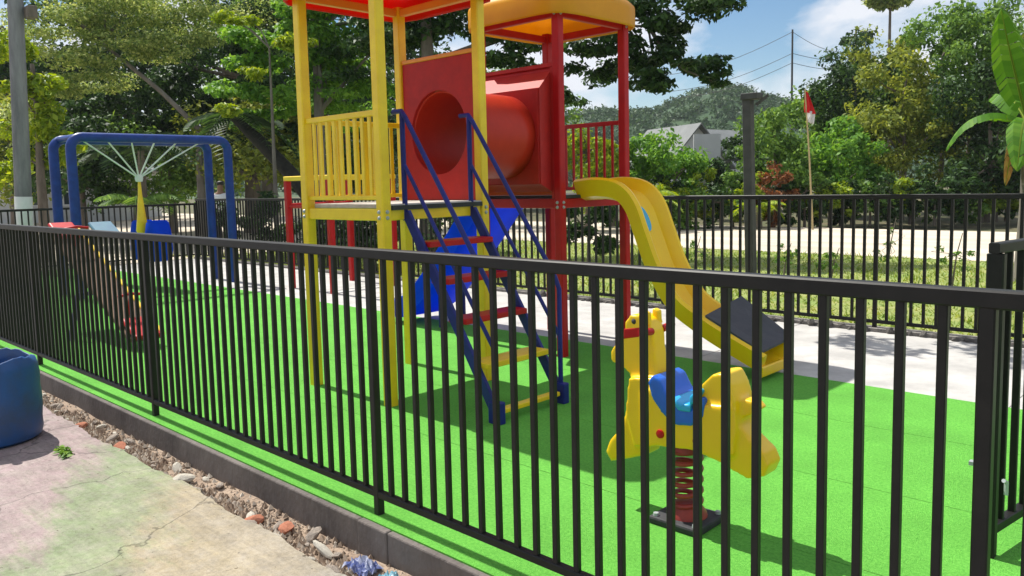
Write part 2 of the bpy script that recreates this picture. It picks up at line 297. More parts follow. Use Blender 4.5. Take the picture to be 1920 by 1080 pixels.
def link(name, me, parent=None, loc=None):
    o = bpy.data.objects.new(name, me); COL.objects.link(o)
    if loc is not None: o.location = loc
    if parent is not None:
        o.parent = parent; o.matrix_parent_inverse = inv(parent)
    return o
def inv(o):                                     # parents are never rotated, only placed
    t = Vector((0,0,0)); q = o
    while q is not None: t += q.location; q = q.parent
    tl = WLOC.get(o.name, None)
    return Matrix.Translation(-tl) if tl is not None else Matrix.Translation(-t)
WLOC = {}
def part(name, mb, material, parent, smooth=False, bevel=0):
    o = link(name, mb.mesh(name, material, smooth), parent)
    WLOC[o.name] = Vector((0,0,0))
    if bevel: addbevel(o, bevel)
    return o
def addbevel(o, wdt, seg=2):
    b = o.modifiers.new('bevel', 'BEVEL'); b.width = wdt; b.segments = seg; b.limit_method = 'ANGLE'; b.angle_limit = R_(40); b.harden_normals = False
def thing(name, label, cat, loc, group=None):
    o = bpy.data.objects.new(name, None); COL.objects.link(o); o.location = loc; o.empty_display_size = 0.2
    WLOC[o.name] = Vector(loc)
    return tag(o, label, cat, group)
def tag(o, label, cat, group=None):
    o['label'] = label; o['category'] = cat
    if group: o['group'] = group
    return o
def struct(name, mb, material, kind='structure', label=None):
    o = link(name, mb.mesh(name, material)); o['kind'] = kind; WLOC[o.name] = Vector((0,0,0))
    if label: o['label'] = label
    return o
def copies(name, me, parent, locs):
    for l in locs: link(name, me, parent, l)
def bake(o):                                    # turn modifiers into plain mesh
    dg = bpy.context.evaluated_depsgraph_get(); me = bpy.data.meshes.new_from_object(o.evaluated_get(dg))
    o.modifiers.clear(); o.data = me; return o

# ---------------------------------------------------------------- ground, kerb, turf, path, road
def sheet(x0, x1, y0, y1, z, nx=1, ny=1):
    mb = MB(); mb.v = [(x0+(x1-x0)*i/nx, y0+(y1-y0)*j/ny, z) for j in range(ny+1) for i in range(nx+1)]
    mb.f = [(j*(nx+1)+i, j*(nx+1)+i+1, (j+1)*(nx+1)+i+1, (j+1)*(nx+1)+i) for j in range(ny) for i in range(nx)]
    return mb
struct('ground', sheet(-400, 400, -400, 400, -0.20), M['soil'])
pv = MB(); rr = random.Random(3)
ex = [(-20+i*0.045, 1.825+0.012*math.sin(i*0.31)+0.01*math.sin(i*0.113)+rr.uniform(-0.009, 0.009)) for i in range(520)]
pv.v = [(x, y, -0.118) for x, y in ex]+[(x, -12, -0.118) for x, y in ex]+[(x, y, -0.19) for x, y in ex]
n_ = len(ex)
for i in range(n_-1): pv.f += [(i, i+1, n_+i+1, n_+i), (i, 2*n_+i, 2*n_+i+1, i+1)]
struct('painted_pavement', pv, M['court'])
struct('gutter_dirt', sheet(-40, 10, 1.74, 2.06, -0.165, 120, 4), M['dirt'])
bm_ = bpy.data.objects['gutter_dirt'].data
for v in bm_.vertices: v.co.z += rr.uniform(-0.012, 0.022)
# raised playground base: kerb in cast lengths, turf strips, path
kx = -17.4
kerb_root = struct('kerb', MB().box(-17.4, 3.5, 2.10, 8.02, -0.19, -0.012), M['slab'])
ki = 0
for k, wd in enumerate([7.0, 7.43, 0.215, 6.2]):
    m_ = MB(); y0 = 2.035 + (0.0 if k != 2 else -0.006); m_.box(kx+0.001, kx+wd-0.001, y0, 2.10, -0.20, -0.008 if k != 2 else -0.006); part('kerb_stone', m_, M['kerb'], kerb_root, bevel=0.008); kx += wd
for a, b in [(2.062, 3.02), (3.024, 3.862), (3.866, 4.84), (4.844, 5.79)]:
    tb = MB().box(-17.3, 3.4, a, b, -0.0115, 0.0)
    o = struct('turf_strip', tb, M['turf'])
for i in range(9):                              # concrete path, cast in bays
    x0 = -17.3+i*2.3
    o = struct('path_slab', MB().box(x0+0.004, x0+2.296, 5.795, 7.86, -0.06, -0.003+0.002*(i % 2)), M['slab'])
# mortared stone footing under the far fence
sk = MB(); xx = -17.3
foot = thing('stone_footing', 'low mortared rubble footing under the black fence beyond the path', 'footing', (-7, 7.95, -0.02))
part('mortar', MB().box(-17.3, 3.4, 7.866, 8.03, -0.12, 0.03), M['stonekerb'], foot)
def rock(seed, r, sq=(1, 1, 1), sub=2, jit=0.28):
    bm = bmesh.new(); bmesh.ops.create_icosphere(bm, subdivisions=sub, radius=1); q = random.Random(seed)
    ax = [Vector((q.uniform(-1, 1), q.uniform(-1, 1), q.uniform(-1, 1))).normalized() for _ in range(7)]; dd = [q.uniform(0.55, 0.85) for _ in ax]
    for v in bm.verts:
        for a, d in zip(ax, dd):
            e = v.co.dot(a)
            if e > d: v.co -= a*(e-d)
        v.co *= 1+q.uniform(-jit, jit)*0.25
        v.co = Vector((v.co.x*sq[0], v.co.y*sq[1], v.co.z*sq[2]))*r
    return bm
ROCKS = []
for i in range(8):
    bm = rock(i, 1, (1.0, 0.8, 0.7), sub=1); me = bpy.data.meshes.new('stone'); bm.to_mesh(me); bm.free(); me.materials.append(M['stonekerb']); ROCKS.append(me)
q = random.Random(11)
for i in range(70):
    o = link('stone', ROCKS[i % 8], foot, (-7.2+i*0.095+q.uniform(-0.02, 0.02), 7.87+q.uniform(-0.03, 0.03), 0.01+q.uniform(-0.02, 0.015)))
    s_ = q.uniform(0.035, 0.065); o.scale = (s_*1.2, s_, s_); o.rotation_euler = (q.uniform(0, 3), q.uniform(0, 3), q.uniform(0, 3))

struct('grass_verge', sheet(-60, 40, 8.03, 15.7, -0.05, 4, 2), M['verge'])
rd = sheet(-70, 60, 15.7, 23.6, -0.045)
struct('road', rd, M['road'])
struct('plaza', sheet(-70, -17.9, -3, 15.69, -0.041), M['road'])

# ---------------------------------------------------------------- fences
BAR = MB().bar((0, 0, 0), (0, 0, 1), 0.026, 0.026, ch=0.003).mesh('bar', M['black'])
def fence(name, label, posts, axis, fixed, zt, zb, step, barw=1.0, cat='fence', zg=0.0, railh=0.045, group=None):
    p0, p1 = posts[0], posts[-1]
    P = (lambda t, z: (t, fixed, z)) if axis == 'x' else (lambda t, z: (fixed, t, z))
    f = thing(name, label, cat, P((p0+p1)/2, zg), group)
    part('top_rail', MB().bar(P(p0-0.03, zt-railh/2), P(p1+0.03, zt-railh/2), 0.045, railh, ch=0.005), M['black'], f)
    part('bottom_rail', MB().bar(P(p0, zb+0.016), P(p1, zb+0.016), 0.034, 0.032, ch=0.004), M['black'], f)
    for t in posts:
        part('post', MB().bar(P(t, zg-0.03), P(t, zt-railh+0.002), 0.037, 0.037, ch=0.004), M['black'], f)
    h = zt-railh-zb-0.030
    for a, b in zip(posts[:-1], posts[1:]):
        n = max(1, round((b-a)/step))
        for i in range(1, n):
            x, y, z = P(a+(b-a)*i/n, zb+0.031); o = link('bar', BAR, f, (x, y, z)); o.scale = (barw, barw, h); o.rotation_euler = (random.uniform(-.0015, .0015), random.uniform(-.0025, .0025), random.uniform(-.05, .05))
    return f
near = fence('metal_fence', 'black metal bar fence along the kerb in front of the playground', [-17.2, -15.17, -12.73, -10.29, -7.85, -5.40, -2.93, -0.49, 1.95], 'x', 2.129, 1.2246, 0.081, 0.0965, barw=0.87)
fence('metal_fence', 'black metal bar fence beyond the pale concrete path', [-17.2+i*2.4 for i in range(9)], 'x', 7.95, 1.31, 0.07, 0.109, barw=1.0)
fence('metal_fence', 'black metal bar fence closing the end behind the blue swing frame', [2.13, 4.1, 6.0, 7.9], 'y', -17.2, 1.22, 0.08, 0.109, barw=1.0)
# gate leaf standing open inside the fence end
gl = thing('metal_gate', 'black metal gate leaf standing open beside the fence end', 'gate', (-0.775, 3.46, 0.08))
gd = Vector((0.16, 0.99, 0)).normalized()
gp = lambda t, z: Vector((-0.775, 3.46, 0))+gd*t+Vector((0, 0, z))
part('top_rail', MB().bar(gp(-0.025, 1.212), gp(1.25, 1.212), 0.04, 0.04, ch=0.004), M['black'], gl)
part('bottom_rail', MB().bar(gp(0, 0.10), gp(1.25, 0.10), 0.04, 0.04, ch=0.004), M['black'], gl)
part('stile', MB().bar(gp(0, 0.0), gp(0, 1.19), 0.06, 0.05, ch=0.005), M['black'], gl)
part('stile', MB().bar(gp(1.22, 0.081), gp(1.22, 1.19), 0.045, 0.045, ch=0.005), M['black'], gl)
for i in range(1, 11):
    a = gp(i*0.111, 0.118); o = link('bar', BAR, gl, a); o.scale = (1, 1, 1.076)
la = part('latch', MB().box(-0.835, -0.78, 3.405, 3.435, 0.365, 0.38), M['steel'], gl)
part('bolt', MB().tube([(-0.71, 3.43, 0.27), (-0.71, 3.43, 0.32), (-0.715, 3.41, 0.33)], 0.008, 8), M['steel'], gl, True)

# ---------------------------------------------------------------- play tower (yellow tower, tunnel, red tower, slides, stairs: one bolted structure)
X0, X1, Y0, Y1 = -5.268, -4.35, 3.294, 4.214
A0, A1, B0, B1 = -5.34, -4.42, 5.20, 6.12
TW = thing('play_tower', 'yellow and red play tower with tunnel, blue stairs and two slides on green turf', 'play tower', (-4.85, 4.7, 0))
PS = 0.076
for x in (X0, X1):
    for y in (Y0, Y1):
        p_ = part('post', MB().bar((x, y, -0.005), (x, y, 2.93), PS, PS, ch=0.008), M['yellow'], TW)
for x in (A0, A1):
    for y in (B0, B1):
        part('post', MB().bar((x, y, -0.005), (x, y, 2.95), PS, PS, ch=0.008), M['red'], TW)
h = PS/2
# deck beams and deck plates
def ring(x0, x1, y0, y1, z0, z1, material, name, t=0.045):
    for a in (MB().box(x0+h, x1-h, y0-t/2, y0+t/2, z0, z1), MB().box(x0+h, x1-h, y1-t/2, y1+t/2, z0, z1),
              MB().box(x0-t/2, x0+t/2, y0+h, y1-h, z0, z1), MB().box(x1-t/2, x1+t/2, y0+h, y1-h, z0, z1)):
        part(name, a, material, TW, bevel=0.006)
ring(X0, X1, Y0, Y1, 1.265, 1.345, M['yellow'], 'deck_beam')
part('deck', MB().box(X0-0.03, X1+0.03, Y0+0.03, Y1-0.03, 1.347, 1.375), M['deck'], TW, bevel=0.004)
part('deck_edge', MB().box(X1+0.031, X1+0.043, Y0+h+0.002, Y1-h-0.002, 1.335, 1.366), M['dark'], TW)
ring(A0, A1, B0, B1, 1.275, 1.355, M['red'], 'deck_beam')
part('deck', MB().box(A0-0.03, A1+0.03, B0+0.03, B1-0.03, 1.357, 1.385), M['dark'], TW, bevel=0.004)
ring(X0, X1, Y0, Y1, 2.855, 2.915, M['orange'], 'roof_beam')
ring(A0, A1, B0, B1, 2.86, 2.925, M['red'], 'roof_beam')
# roofs: hollow moulded pyramids with a rolled skirt
def roof(x0, x1, y0, y1, z, material, ov=0.135):
    mb = MB(); cx, cy = (x0+x1)/2, (y0+y1)/2; hx, hy = (x1-x0)/2+ov, (y1-y0)/2+ov
    prof = [(1.00, 0.0), (1.005, 0.02), (1.005, 0.16), (0.995, 0.185), (0.955, 0.215), (0.80, 0.31), (0.55, 0.47), (0.30, 0.57), (0.10, 0.62), (0.0, 0.63)]
    n = 40
    def sq(k):
        a = 2*math.pi*(k+0.5)/n; c, s = math.cos(a), math.sin(a); p = 7.0
        r = (abs(c)**p+abs(s)**p)**(-1/p); return c*r, s*r
    rings = [(s, zz, 0) for s, zz in prof[:-1]]
    for s, zz, _ in rings:
        for k in range(n):
            ux, uy = sq(k); mb.v.append((cx+ux*hx*s, cy+uy*hy*s, z+zz))
    top = len(mb.v); mb.v.append((cx, cy, z+prof[-1][1]))
    for i in range(len(rings)-1):
        for k in range(n): mb.f.append((i*n+k, i*n+(k+1)%n, (i+1)*n+(k+1)%n, (i+1)*n+k))
    e = (len(rings)-1)*n
    for k in range(n): mb.f.append((e+k, e+(k+1)%n, top))
    o = part('roof', mb, material, TW, True)
    sm = o.modifiers.new('thick', 'SOLIDIFY'); sm.thickness = 0.012; sm.offset = -1
    return o
roof(X0, X1, Y0, Y1, 2.84, M['red_roof'])
roof(A0, A1, B0, B1, 2.87, M['yellow_roof'])
def bolt(x, y, z, ax, sg):
    b_ = MB().lathe([(0.0, 0.012), (0.010, 0.010), (0.015, 0.0)], (0, 0, 0), 8)
    b_.v = [(x+a, y+sg*c_, z+b2) if ax == 'y' else (x+sg*c_, y+a, z+b2) for a, b2, c_ in b_.v]
    part('bolt', b_, M['steel'], TW)
for (x, y) in ((X0, Y0), (X1, Y0), (X1, Y1), (A1, B0), (A1, B1)):
    for z in (1.285, 1.325, 2.885):
        bolt(x, y-h, z, 'y', -1); bolt(x+h, y, z, 'x', 1)
# yellow railings of flat pickets
def railing(p, q, z0, z1, n, material, wd=0.030):
    p = Vector(p); q = Vector(q); d = (q-p).normalized(); a = p+d*h; b = q-d*h
    part('top_rail', MB().bar(a+Vector((0,0,z1)), b+Vector((0,0,z1)), 0.035, 0.04, ch=0.005), material, TW)
    part('bottom_rail', MB().bar(a+Vector((0,0,z0)), b+Vector((0,0,z0)), 0.03, 0.03, ch=0.004), material, TW)
    for i in range(n):
        c = a+(b-a)*((i+1)/(n+1))
        part('picket', MB().bar(c+Vector((0,0,z0+0.014)), c+Vector((0,0,z1-0.019)), wd, 0.014, up=d.cross(Vector((0,0,1)))), material, TW)
railing((X0, Y0, 0), (X1, Y0, 0), 1.42, 1.985, 9, M['yellow'])
railing((X0, Y0, 0), (X0, Y1, 0), 1.42, 1.985, 9, M['yellow'])
railing((A0, B1, 0), (A1, B1, 0), 1.43, 2.03, 8, M['red'], 0.022)
# tunnel
TCZ, TR = 1.885, 0.345; TCX = (X0+X1)/2
def panel_hole(cx, y, z0, z1, hw, r, cz, t, material):
    n = 48; mb = MB()
    def outer(a):
        c, s = math.cos(a), math.sin(a); up = (z1-cz) if s > 0 else (cz-z0)
        k = min(hw/abs(c) if abs(c) > 1e-6 else 1e9, up/abs(s) if abs(s) > 1e-6 else 1e9); return cx+c*k, cz+s*k
    angs = sorted(set([2*math.pi*k/n for k in range(n)]+[math.atan2(z1-cz, hw), math.pi-math.atan2(z1-cz, hw), math.pi+math.atan2(cz-z0, hw), 2*math.pi-math.atan2(cz-z0, hw)]))
    m_ = len(angs)
    for yy in (y-t/2, y+t/2):
        for a in angs: x, z = outer(a); mb.v.append((x, yy, z))
        for a in angs: mb.v.append((cx+r*math.cos(a), yy, cz+r*math.sin(a)))
    for k in range(m_):
        j = (k+1) % m_
        mb.f += [(k, j, m_+j, m_+k), (2*m_+k, 3*m_+k, 3*m_+j, 2*m_+j), (k, 2*m_+k, 2*m_+j, j), (m_+k, m_+j, 3*m_+j, 3*m_+k)]
    return mb
part('tunnel_panel', panel_hole(TCX, Y1, 1.377, 2.47, (X1-X0)/2-h-0.002, 0.325, 1.905, 0.03, M['red_panel']), M['red_panel'], TW, bevel=0.005)
part('panel_cap', MB().bar((X0+h, Y1, 2.487), (X1-h, Y1, 2.487), 0.04, 0.032, ch=0.006), M['orange'], TW)
tb = MB(); n = 48
for y, r in ((Y1+0.012, TR), (Y1+0.03, TR), (Y1+0.30, TR+0.004), (Y1+0.60, TR+0.004), (4.96, TR)):
    for k in range(n): a = 2*math.pi*k/n; tb.v.append((TCX+(AX if False else 0)+r*math.cos(a), y, TCZ+r*math.sin(a)))
for i in range(4):
    for k in range(n): tb.f.append((i*n+k, i*n+(k+1)%n, (i+1)*n+(k+1)%n, (i+1)*n+k))
o = part('tunnel_tube', tb, M['red_tube'], TW, True); sm = o.modifiers.new('t', 'SOLIDIFY'); sm.thickness = 0.015
# square funnel where the tube meets the red tower
fx0, fx1, fz0, fz1 = A0+h+0.003, A1-h-0.003, 1.39, 2.455
ix0, ix1, iz0, iz1 = TCX-0.375, TCX+0.375, 1.49, 2.262
fm = MB()
for (a, b, c_, d), y in (((fx0, fx1, fz0, fz1), B0+0.010), ((fx0+0.03, fx1-0.03, fz0+0.03, fz1-0.03), B0-0.006), ((ix0, ix1, iz0, iz1), 4.965)):
    fm.v += [(a, y, c_), (b, y, c_), (b, y, d), (a, y, d)]
for j in range(2):
    for i in range(4): fm.f.append((j*4+i, j*4+(i+1)%4, (j+1)*4+(i+1)%4, (j+1)*4+i))
o = part('tunnel_funnel', fm, M['red_panel'], TW); sm = o.modifiers.new('t', 'SOLIDIFY'); sm.thickness = 0.012
part('funnel_plate', panel_hole(TCX, 4.958, iz0, iz1, 0.375, TR-0.004, TCZ, 0.014, M['red_panel']), M['red_panel'], TW)
part('panel_frame', MB().bar((A0+h, B0, 2.475), (A1-h, B0, 2.475), 0.045, 0.035, ch=0.005), M['red_panel'], TW)
part('panel_frame', MB().bar((A1-h-0.012, B0-0.008, 1.36), (A1-h-0.012, B0-0.008, 2.455), 0.024, 0.05), M['red_panel'], TW)

# slides: U section swept along a profile in x,z
def slide(name, prof, yc, wid, wallh, material, t=0.028, flare=0.03):
    mb = MB(); hw = wid/2
    def sec(nrm):
        return [(-hw-flare, wallh), (-hw-flare-0.025, wallh-0.02), (-hw-0.012, -0.03), (-hw+0.06, -0.055), (hw-0.06, -0.055), (hw+0.012, -0.03), (hw+flare+0.025, wallh-0.02), (hw+flare, wallh),
                (hw+flare-0.022, wallh-0.006), (hw-0.03, 0.03), (hw-0.10, 0.0), (0, -0.012), (-hw+0.10, 0.0), (-hw+0.03, 0.03), (-hw-flare+0.022, wallh-0.006)]
    k = None
    for i, (x, z) in enumerate(prof):
        a = prof[max(i-1, 0)]; b = prof[min(i+1, len(prof)-1)]
        d = Vector((b[0]-a[0], b[1]-a[1])).normalized(); nn = Vector((-d.y, d.x))
        if nn.y < 0: nn = -nn
        s = sec(nn); k = len(s)
        for u, v in s: mb.v.append((x+nn.x*v, yc+u, z+nn.y*v))
    m_ = len(prof)
    for i in range(m_-1):
        for j in range(k): mb.f.append((i*k+j, i*k+(j+1)%k, (i+1)*k+(j+1)%k, (i+1)*k+j))
    mb.f += [tuple(range(k-1, -1, -1)), tuple(range((m_-1)*k, m_*k))]
    return part(name, mb, material, TW, True)
def spline(pts, n=6):
    out_ = []
    P = [Vector(p) for p in pts]; P = [P[0]*2-P[1]]+P+[P[-1]*2-P[-2]]
    for i in range(1, len(P)-2):
        for k in range(n):
            t = k/n; a, b, c, d = P[i-1], P[i], P[i+1], P[i+2]
            out_.append(0.5*((2*b)+(c-a)*t+(2*a-5*b+4*c-d)*t*t+(3*b-a-3*c+d)*t**3))
    out_.append(P[-2]); return out_
yp = spline([(-4.43, 1.385), (-4.22, 1.40), (-4.02, 1.37), (-3.90, 1.26), (-3.81, 1.05), (-3.68, 0.75), (-3.50, 0.49), (-3.26, 0.335), (-3.0, 0.21), (-2.72, 0.09)])
YS = slide('yellow_slide', yp, 5.625, 0.34, 0.13, M['yellow_plastic'])
# rounded hood lip where the slide starts
part('end_bar', MB().bar((-2.71, 5.41, 0.075), (-2.71, 5.85, 0.075), 0.05, 0.08, ch=0.01), M['yellow_plastic'], TW)
part('slide_foot', MB().bar((-2.80, 5.73, -0.01), (-2.80, 5.73, 0.07), 0.03, 0.03), M['dark'], TW)
part('slide_foot', MB().bar((-2.80, 5.52, -0.01), (-2.80, 5.52, 0.07), 0.03, 0.03), M['dark'], TW)
# oval blue badge on the chute
bd = MB(); c3 = Vector((-3.842, 5.60, 1.175)); dd_ = Vector((0.43, 0, -0.90)).normalized(); nn_ = Vector((0.90, 0, 0.43)).normalized()
for ring_, rr_ in ((0, 1.0), (1, 0.97)):
    for k in range(28):
        a = 2*math.pi*k/28; bd.v.append(tuple(c3+dd_*(0.115*rr_*math.cos(a))+Vector((0, 1, 0))*(0.06*rr_*math.sin(a))+nn_*(0.0+0.008*ring_)))
bd.f = [(k, (k+1)%28, 28+(k+1)%28, 28+k) for k in range(28)]+[tuple(range(28, 56))]
part('badge', bd, M['cyan'], YS)
bp_ = spline([(-5.33, 1.37), (-5.52, 1.33), (-5.75, 1.10), (-6.05, 0.78), (-6.35, 0.47), (-6.62, 0.24), (-6.85, 0.13), (-7.05, 0.10)])
slide('blue_slide', bp_, 5.68, 0.58, 0.16, M['slide_blue'])
part('slide_support', MB().tube([(-6.35, 5.5, 0.42), (-6.35, 5.5, -0.01)], 0.022, 8), M['blue'], TW, True)
part('slide_support', MB().tube([(-6.35, 5.83, 0.42), (-6.35, 5.83, -0.01)], 0.022, 8), M['blue'], TW, True)

# stairs with two blue side frames
for y in (3.465, 4.085):
    part('stair_post', MB().tube([(-4.335, y, 1.26), (-4.335, y, 1.99)], 0.019, 10), M['blue'], TW, True)
    part('hand_rail', MB().tube([(-4.43, y, 2.0), (-4.34, y, 2.0), (-4.30, y, 1.955), (-3.53, y, 0.86), (-3.495, y, 0.78), (-3.495, y, 0.30), (-3.495, y, 0.0)], 0.017, 10), M['blue'], TW, True)
    part('mid_rail', MB().tube([(-4.335, y, 1.65), (-3.50, y, 0.46)], 0.014, 10), M['blue'], TW, True)
    part('stringer', MB().bar((-4.32, y, 1.31), (-3.50, y, 0.06), 0.028, 0.075, ch=0.004), M['blue'], TW)
    part('stair_foot', MB().box(-3.545, -3.445, y-0.03, y+0.03, -0.004, 0.14), M['blue'], TW, bevel=0.008)
for i, (x, z, c) in enumerate([(-4.18, 1.10, 'red'), (-4.02, 0.86, 'red'), (-3.86, 0.61, 'red'), (-3.665, 0.345, 'yellow')]):
    part('tread', MB().box(x-0.085, x+0.085, 3.482, 4.068, z-0.02, z+0.018), M[c], TW, bevel=0.006)
part('tread', MB().box(-3.53, -3.47, 3.50, 4.05, 0.055, 0.085), M['yellow'], TW, bevel=0.006)

# ---------------------------------------------------------------- climbing frame behind the tower (red posts, yellow top bars)
CF = thing('climbing_frame', 'low climbing frame with red posts and yellow top bars on the concrete path', 'climbing frame', (-10.15, 6.9, 0))
cx0, cx1, cy0, cy1 = -10.72, -9.62, 6.36, 7.45
for x in (cx0, cx1):
    for y in (cy0, cy1): part('post', MB().bar((x, y, -0.01), (x, y, 1.60), 0.085, 0.085, ch=0.01), M['red'], CF)
for y in (cy0, cy1):
    part('top_bar', MB().bar((cx0-0.05, y, 1.635), (cx1+0.05, y, 1.635), 0.07, 0.07, ch=0.01), M['yellow'], CF)
    part('side_rail', MB().tube([(cx0, y, 1.22), (cx1, y, 1.22)], 0.022, 8), M['red'], CF, True)
for x in (cx0, cx1):
    part('top_bar', MB().bar((x, cy0+0.036, 1.638), (x, cy1-0.036, 1.638), 0.06, 0.064, ch=0.01), M['yellow'], CF)
    part('side_rail', MB().tube([(x, cy0, 1.25), (x, cy1, 1.25)], 0.022, 8), M['red'], CF, True)

# ---------------------------------------------------------------- spring rider
SR = thing('spring_rider', 'yellow pony spring rider with blue saddle on a dark red spring', 'spring rider', (-1.82, 2.97, 0))
RY = 2.97
def blob(pieces, voxel, smooth, name, material, parent):
    mb = MB()
    for poly, y0, y1 in pieces: mb.prism(poly, RY+y0, RY+y1)
    me = mb.mesh(name, material); o = link(name, me); 
    rm = o.modifiers.new('r', 'REMESH'); rm.mode = 'VOXEL'; rm.voxel_size = voxel; rm.use_smooth_shade = True
    sm = o.modifiers.new('s', 'SMOOTH'); sm.factor = 0.5; sm.iterations = smooth
    bake(o); o.parent = parent; o.matrix_parent_inverse = inv(parent); WLOC[o.name] = Vector((0,0,0)); return o
body = [
 # head and neck
 ([(-2.118,0.80),(-2.17,0.755),(-2.20,0.715),(-2.19,0.67),(-2.125,0.655),(-2.09,0.63),(-2.075,0.56),(-2.07,0.45),(-1.93,0.45),(-1.935,0.60),(-1.955,0.70),(-1.968,0.84),(-1.99,0.885),(-2.035,0.905),(-2.085,0.90),(-2.115,0.865)], -0.050, 0.050),
 # front leg
 ([(-2.10,0.50),(-2.135,0.38),(-2.205,0.30),(-2.23,0.24),(-2.20,0.20),(-2.10,0.235),(-2.0,0.275),(-1.95,0.42)], -0.055, 0.055),
 # chest
 ([(-2.075,0.62),(-2.095,0.45),(-2.05,0.31),(-1.92,0.345),(-1.88,0.55),(-1.95,0.64)], -0.082, 0.082),
 # barrel of the body
 ([(-2.0,0.56),(-1.99,0.32),(-1.92,0.345),(-1.74,0.365),(-1.60,0.34),(-1.57,0.58),(-1.70,0.57),(-1.77,0.515),(-1.86,0.515),(-1.94,0.60)], -0.100, 0.100),
 # rump
 ([(-1.735,0.55),(-1.705,0.65),(-1.655,0.70),(-1.605,0.71),(-1.575,0.66),(-1.555,0.60),(-1.545,0.50),(-1.56,0.38),(-1.62,0.34),(-1.72,0.365)], -0.082, 0.082),
 # tail
 ([(-1.57,0.605),(-1.50,0.605),(-1.47,0.575),(-1.50,0.55),(-1.56,0.52)], -0.036, 0.036),
 # hind leg
 ([(-1.60,0.54),(-1.535,0.49),(-1.50,0.45),(-1.44,0.405),(-1.42,0.36),(-1.44,0.31),(-1.51,0.285),(-1.58,0.305),(-1.68,0.35)], -0.058, 0.058),
]
blob(body, 0.008, 6, 'body', M['yellow_plastic'], SR)
for s in (-1, 1):   # ears
    blob([([(-2.03,0.86),(-1.98,0.86),(-1.985,0.92),(-2.015,0.93)], s*0.04-0.016, s*0.04+0.016)], 0.007, 5, 'ear', M['yellow_plastic'], SR)
    ey = MB().lathe([(0.0, 0.010), (0.011, 0.007), (0.016, 0.0)], (0, 0, 0), 14); ey.v = [(-2.065+a, RY+s*(0.045+c), 0.872+b) for a, b, c in ey.v]
    part('eye', ey, M['dark'], SR, True)
    pg = MB().tube([(-1.978, RY+s*0.04, 0.835), (-1.978, RY+s*0.13, 0.845)], [0.017, 0.015], 12); part('hand_grip', pg, M['red'], SR, True)
    for (bx, bz) in ((-1.895, 0.405), (-1.715, 0.41)):
        bo = MB().lathe([(0.0, 0.012), (0.018, 0.009), (0.023, -0.012)], (0, 0, 0), 14); bo.v = [(bx+a, RY+s*(0.098+c), bz+b) for a, b, c in bo.v]
        part('bolt_cap', bo, M['red'], SR, True)
# red bridle band over the muzzle
br = MB()
ov = [(-2.118, 0.835), (-2.03, 0.850), (-2.035, 0.805), (-2.125, 0.785)]
br.prism(ov, RY-0.053, RY+0.053); part('bridle', br, M['red'], SR, bevel=0.006)
blob([([(-1.955,0.625),(-1.93,0.66),(-1.895,0.645),(-1.86,0.585),(-1.82,0.55),(-1.77,0.535),(-1.72,0.55),(-1.695,0.605),(-1.675,0.595),(-1.685,0.52),(-1.74,0.47),(-1.82,0.46),(-1.885,0.50),(-1.935,0.56)], -0.108, 0.108)], 0.008, 5, 'saddle', M['saddle'], SR)
blob([([(-1.85,0.585),(-1.79,0.558),(-1.725,0.568),(-1.685,0.628),(-1.705,0.638),(-1.745,0.60),(-1.74,0.53),(-1.80,0.525)], -0.114, 0.114)], 0.007, 5, 'saddle_pad', M['cyan'], SR)
sp = []
for i in range(121):
    t = i/120; a = t*6.2*2*math.pi; sp.append((-1.825+0.062*math.cos(a), RY+0.062*math.sin(a), 0.05+t*0.295))
part('spring', MB().tube(sp, 0.011, 8), M['spring'], SR, True)
part('spring_cap', MB().lathe([(0.0, 0.035), (0.075, 0.03), (0.085, 0.0), (0.0, 0.0)], (-1.825, RY, 0.335), 20), M['spring'], SR, True)
part('spring_clamp', MB().lathe([(0.0, 0.06), (0.06, 0.055), (0.085, 0.02), (0.09, 0.0)], (-1.825, RY, 0.03), 20), M['spring'], SR, True)
bpz = MB().box(-1.945, -1.70, 2.845, 3.085, -0.002, 0.034); part('base_plate', bpz, M['dark'], SR, bevel=0.01)
for bx in (-1.92, -1.725):
    for by in (2.87, 3.06): part('bolt', MB().lathe([(0.0, 0.012), (0.012, 0.012), (0.014, 0.0)], (bx, by, 0.034), 8), M['steel'], SR)

# grey board lying over the foot of the yellow slide
gb = MB()
pts = [(-3.17, 5.425, 0.435), (-2.70, 5.425, 0.215), (-2.70, 5.925, 0.250), (-3.13, 5.925, 0.53)]
gb.v = [(x, y, z) for x, y, z in pts]+[(x, y, z+0.016) for x, y, z in pts]
gb.f = [(3,2,1,0), (4,5,6,7), (0,1,5,4), (1,2,6,5), (2,3,7,6), (3,0,4,7)]
o = link('board', gb.mesh('board', M['greyboard'])); tag(o, 'flat slate grey board laid across the foot of the yellow slide', 'board')

# ---------------------------------------------------------------- seesaw
SS = thing('seesaw', 'tilted yellow seesaw with red seats on the turf behind the front fence', 'seesaw', (-8.88, 3.02, 0))
sa, sb_ = Vector((-9.95, 3.02, 1.07)), Vector((-7.80, 3.02, 0.10)); sdv = (sb_-sa).normalized(); sup = Vector((-sdv.z, 0, sdv.x)); sup = sup if sup.z > 0 else -sup
part('plank', MB().bar(sa, sb_, 0.30, 0.05, up=sup, ch=0.008), M['plank'], SS)
part('edge_strip', MB().bar(sa+Vector((0, 0.17, 0)), sb_+Vector((0, 0.17, 0)), 0.036, 0.07, up=sup, ch=0.006), M['yellow'], SS)
for t_ in (0.25, 0.5, 0.75):
    c_ = sa+(sb_-sa)*t_-sup*0.05
    part('cleat', MB().bar(c_-Vector((0, 0.14, 0)), c_+Vector((0, 0.14, 0)), 0.06, 0.04), M['plank'], SS)
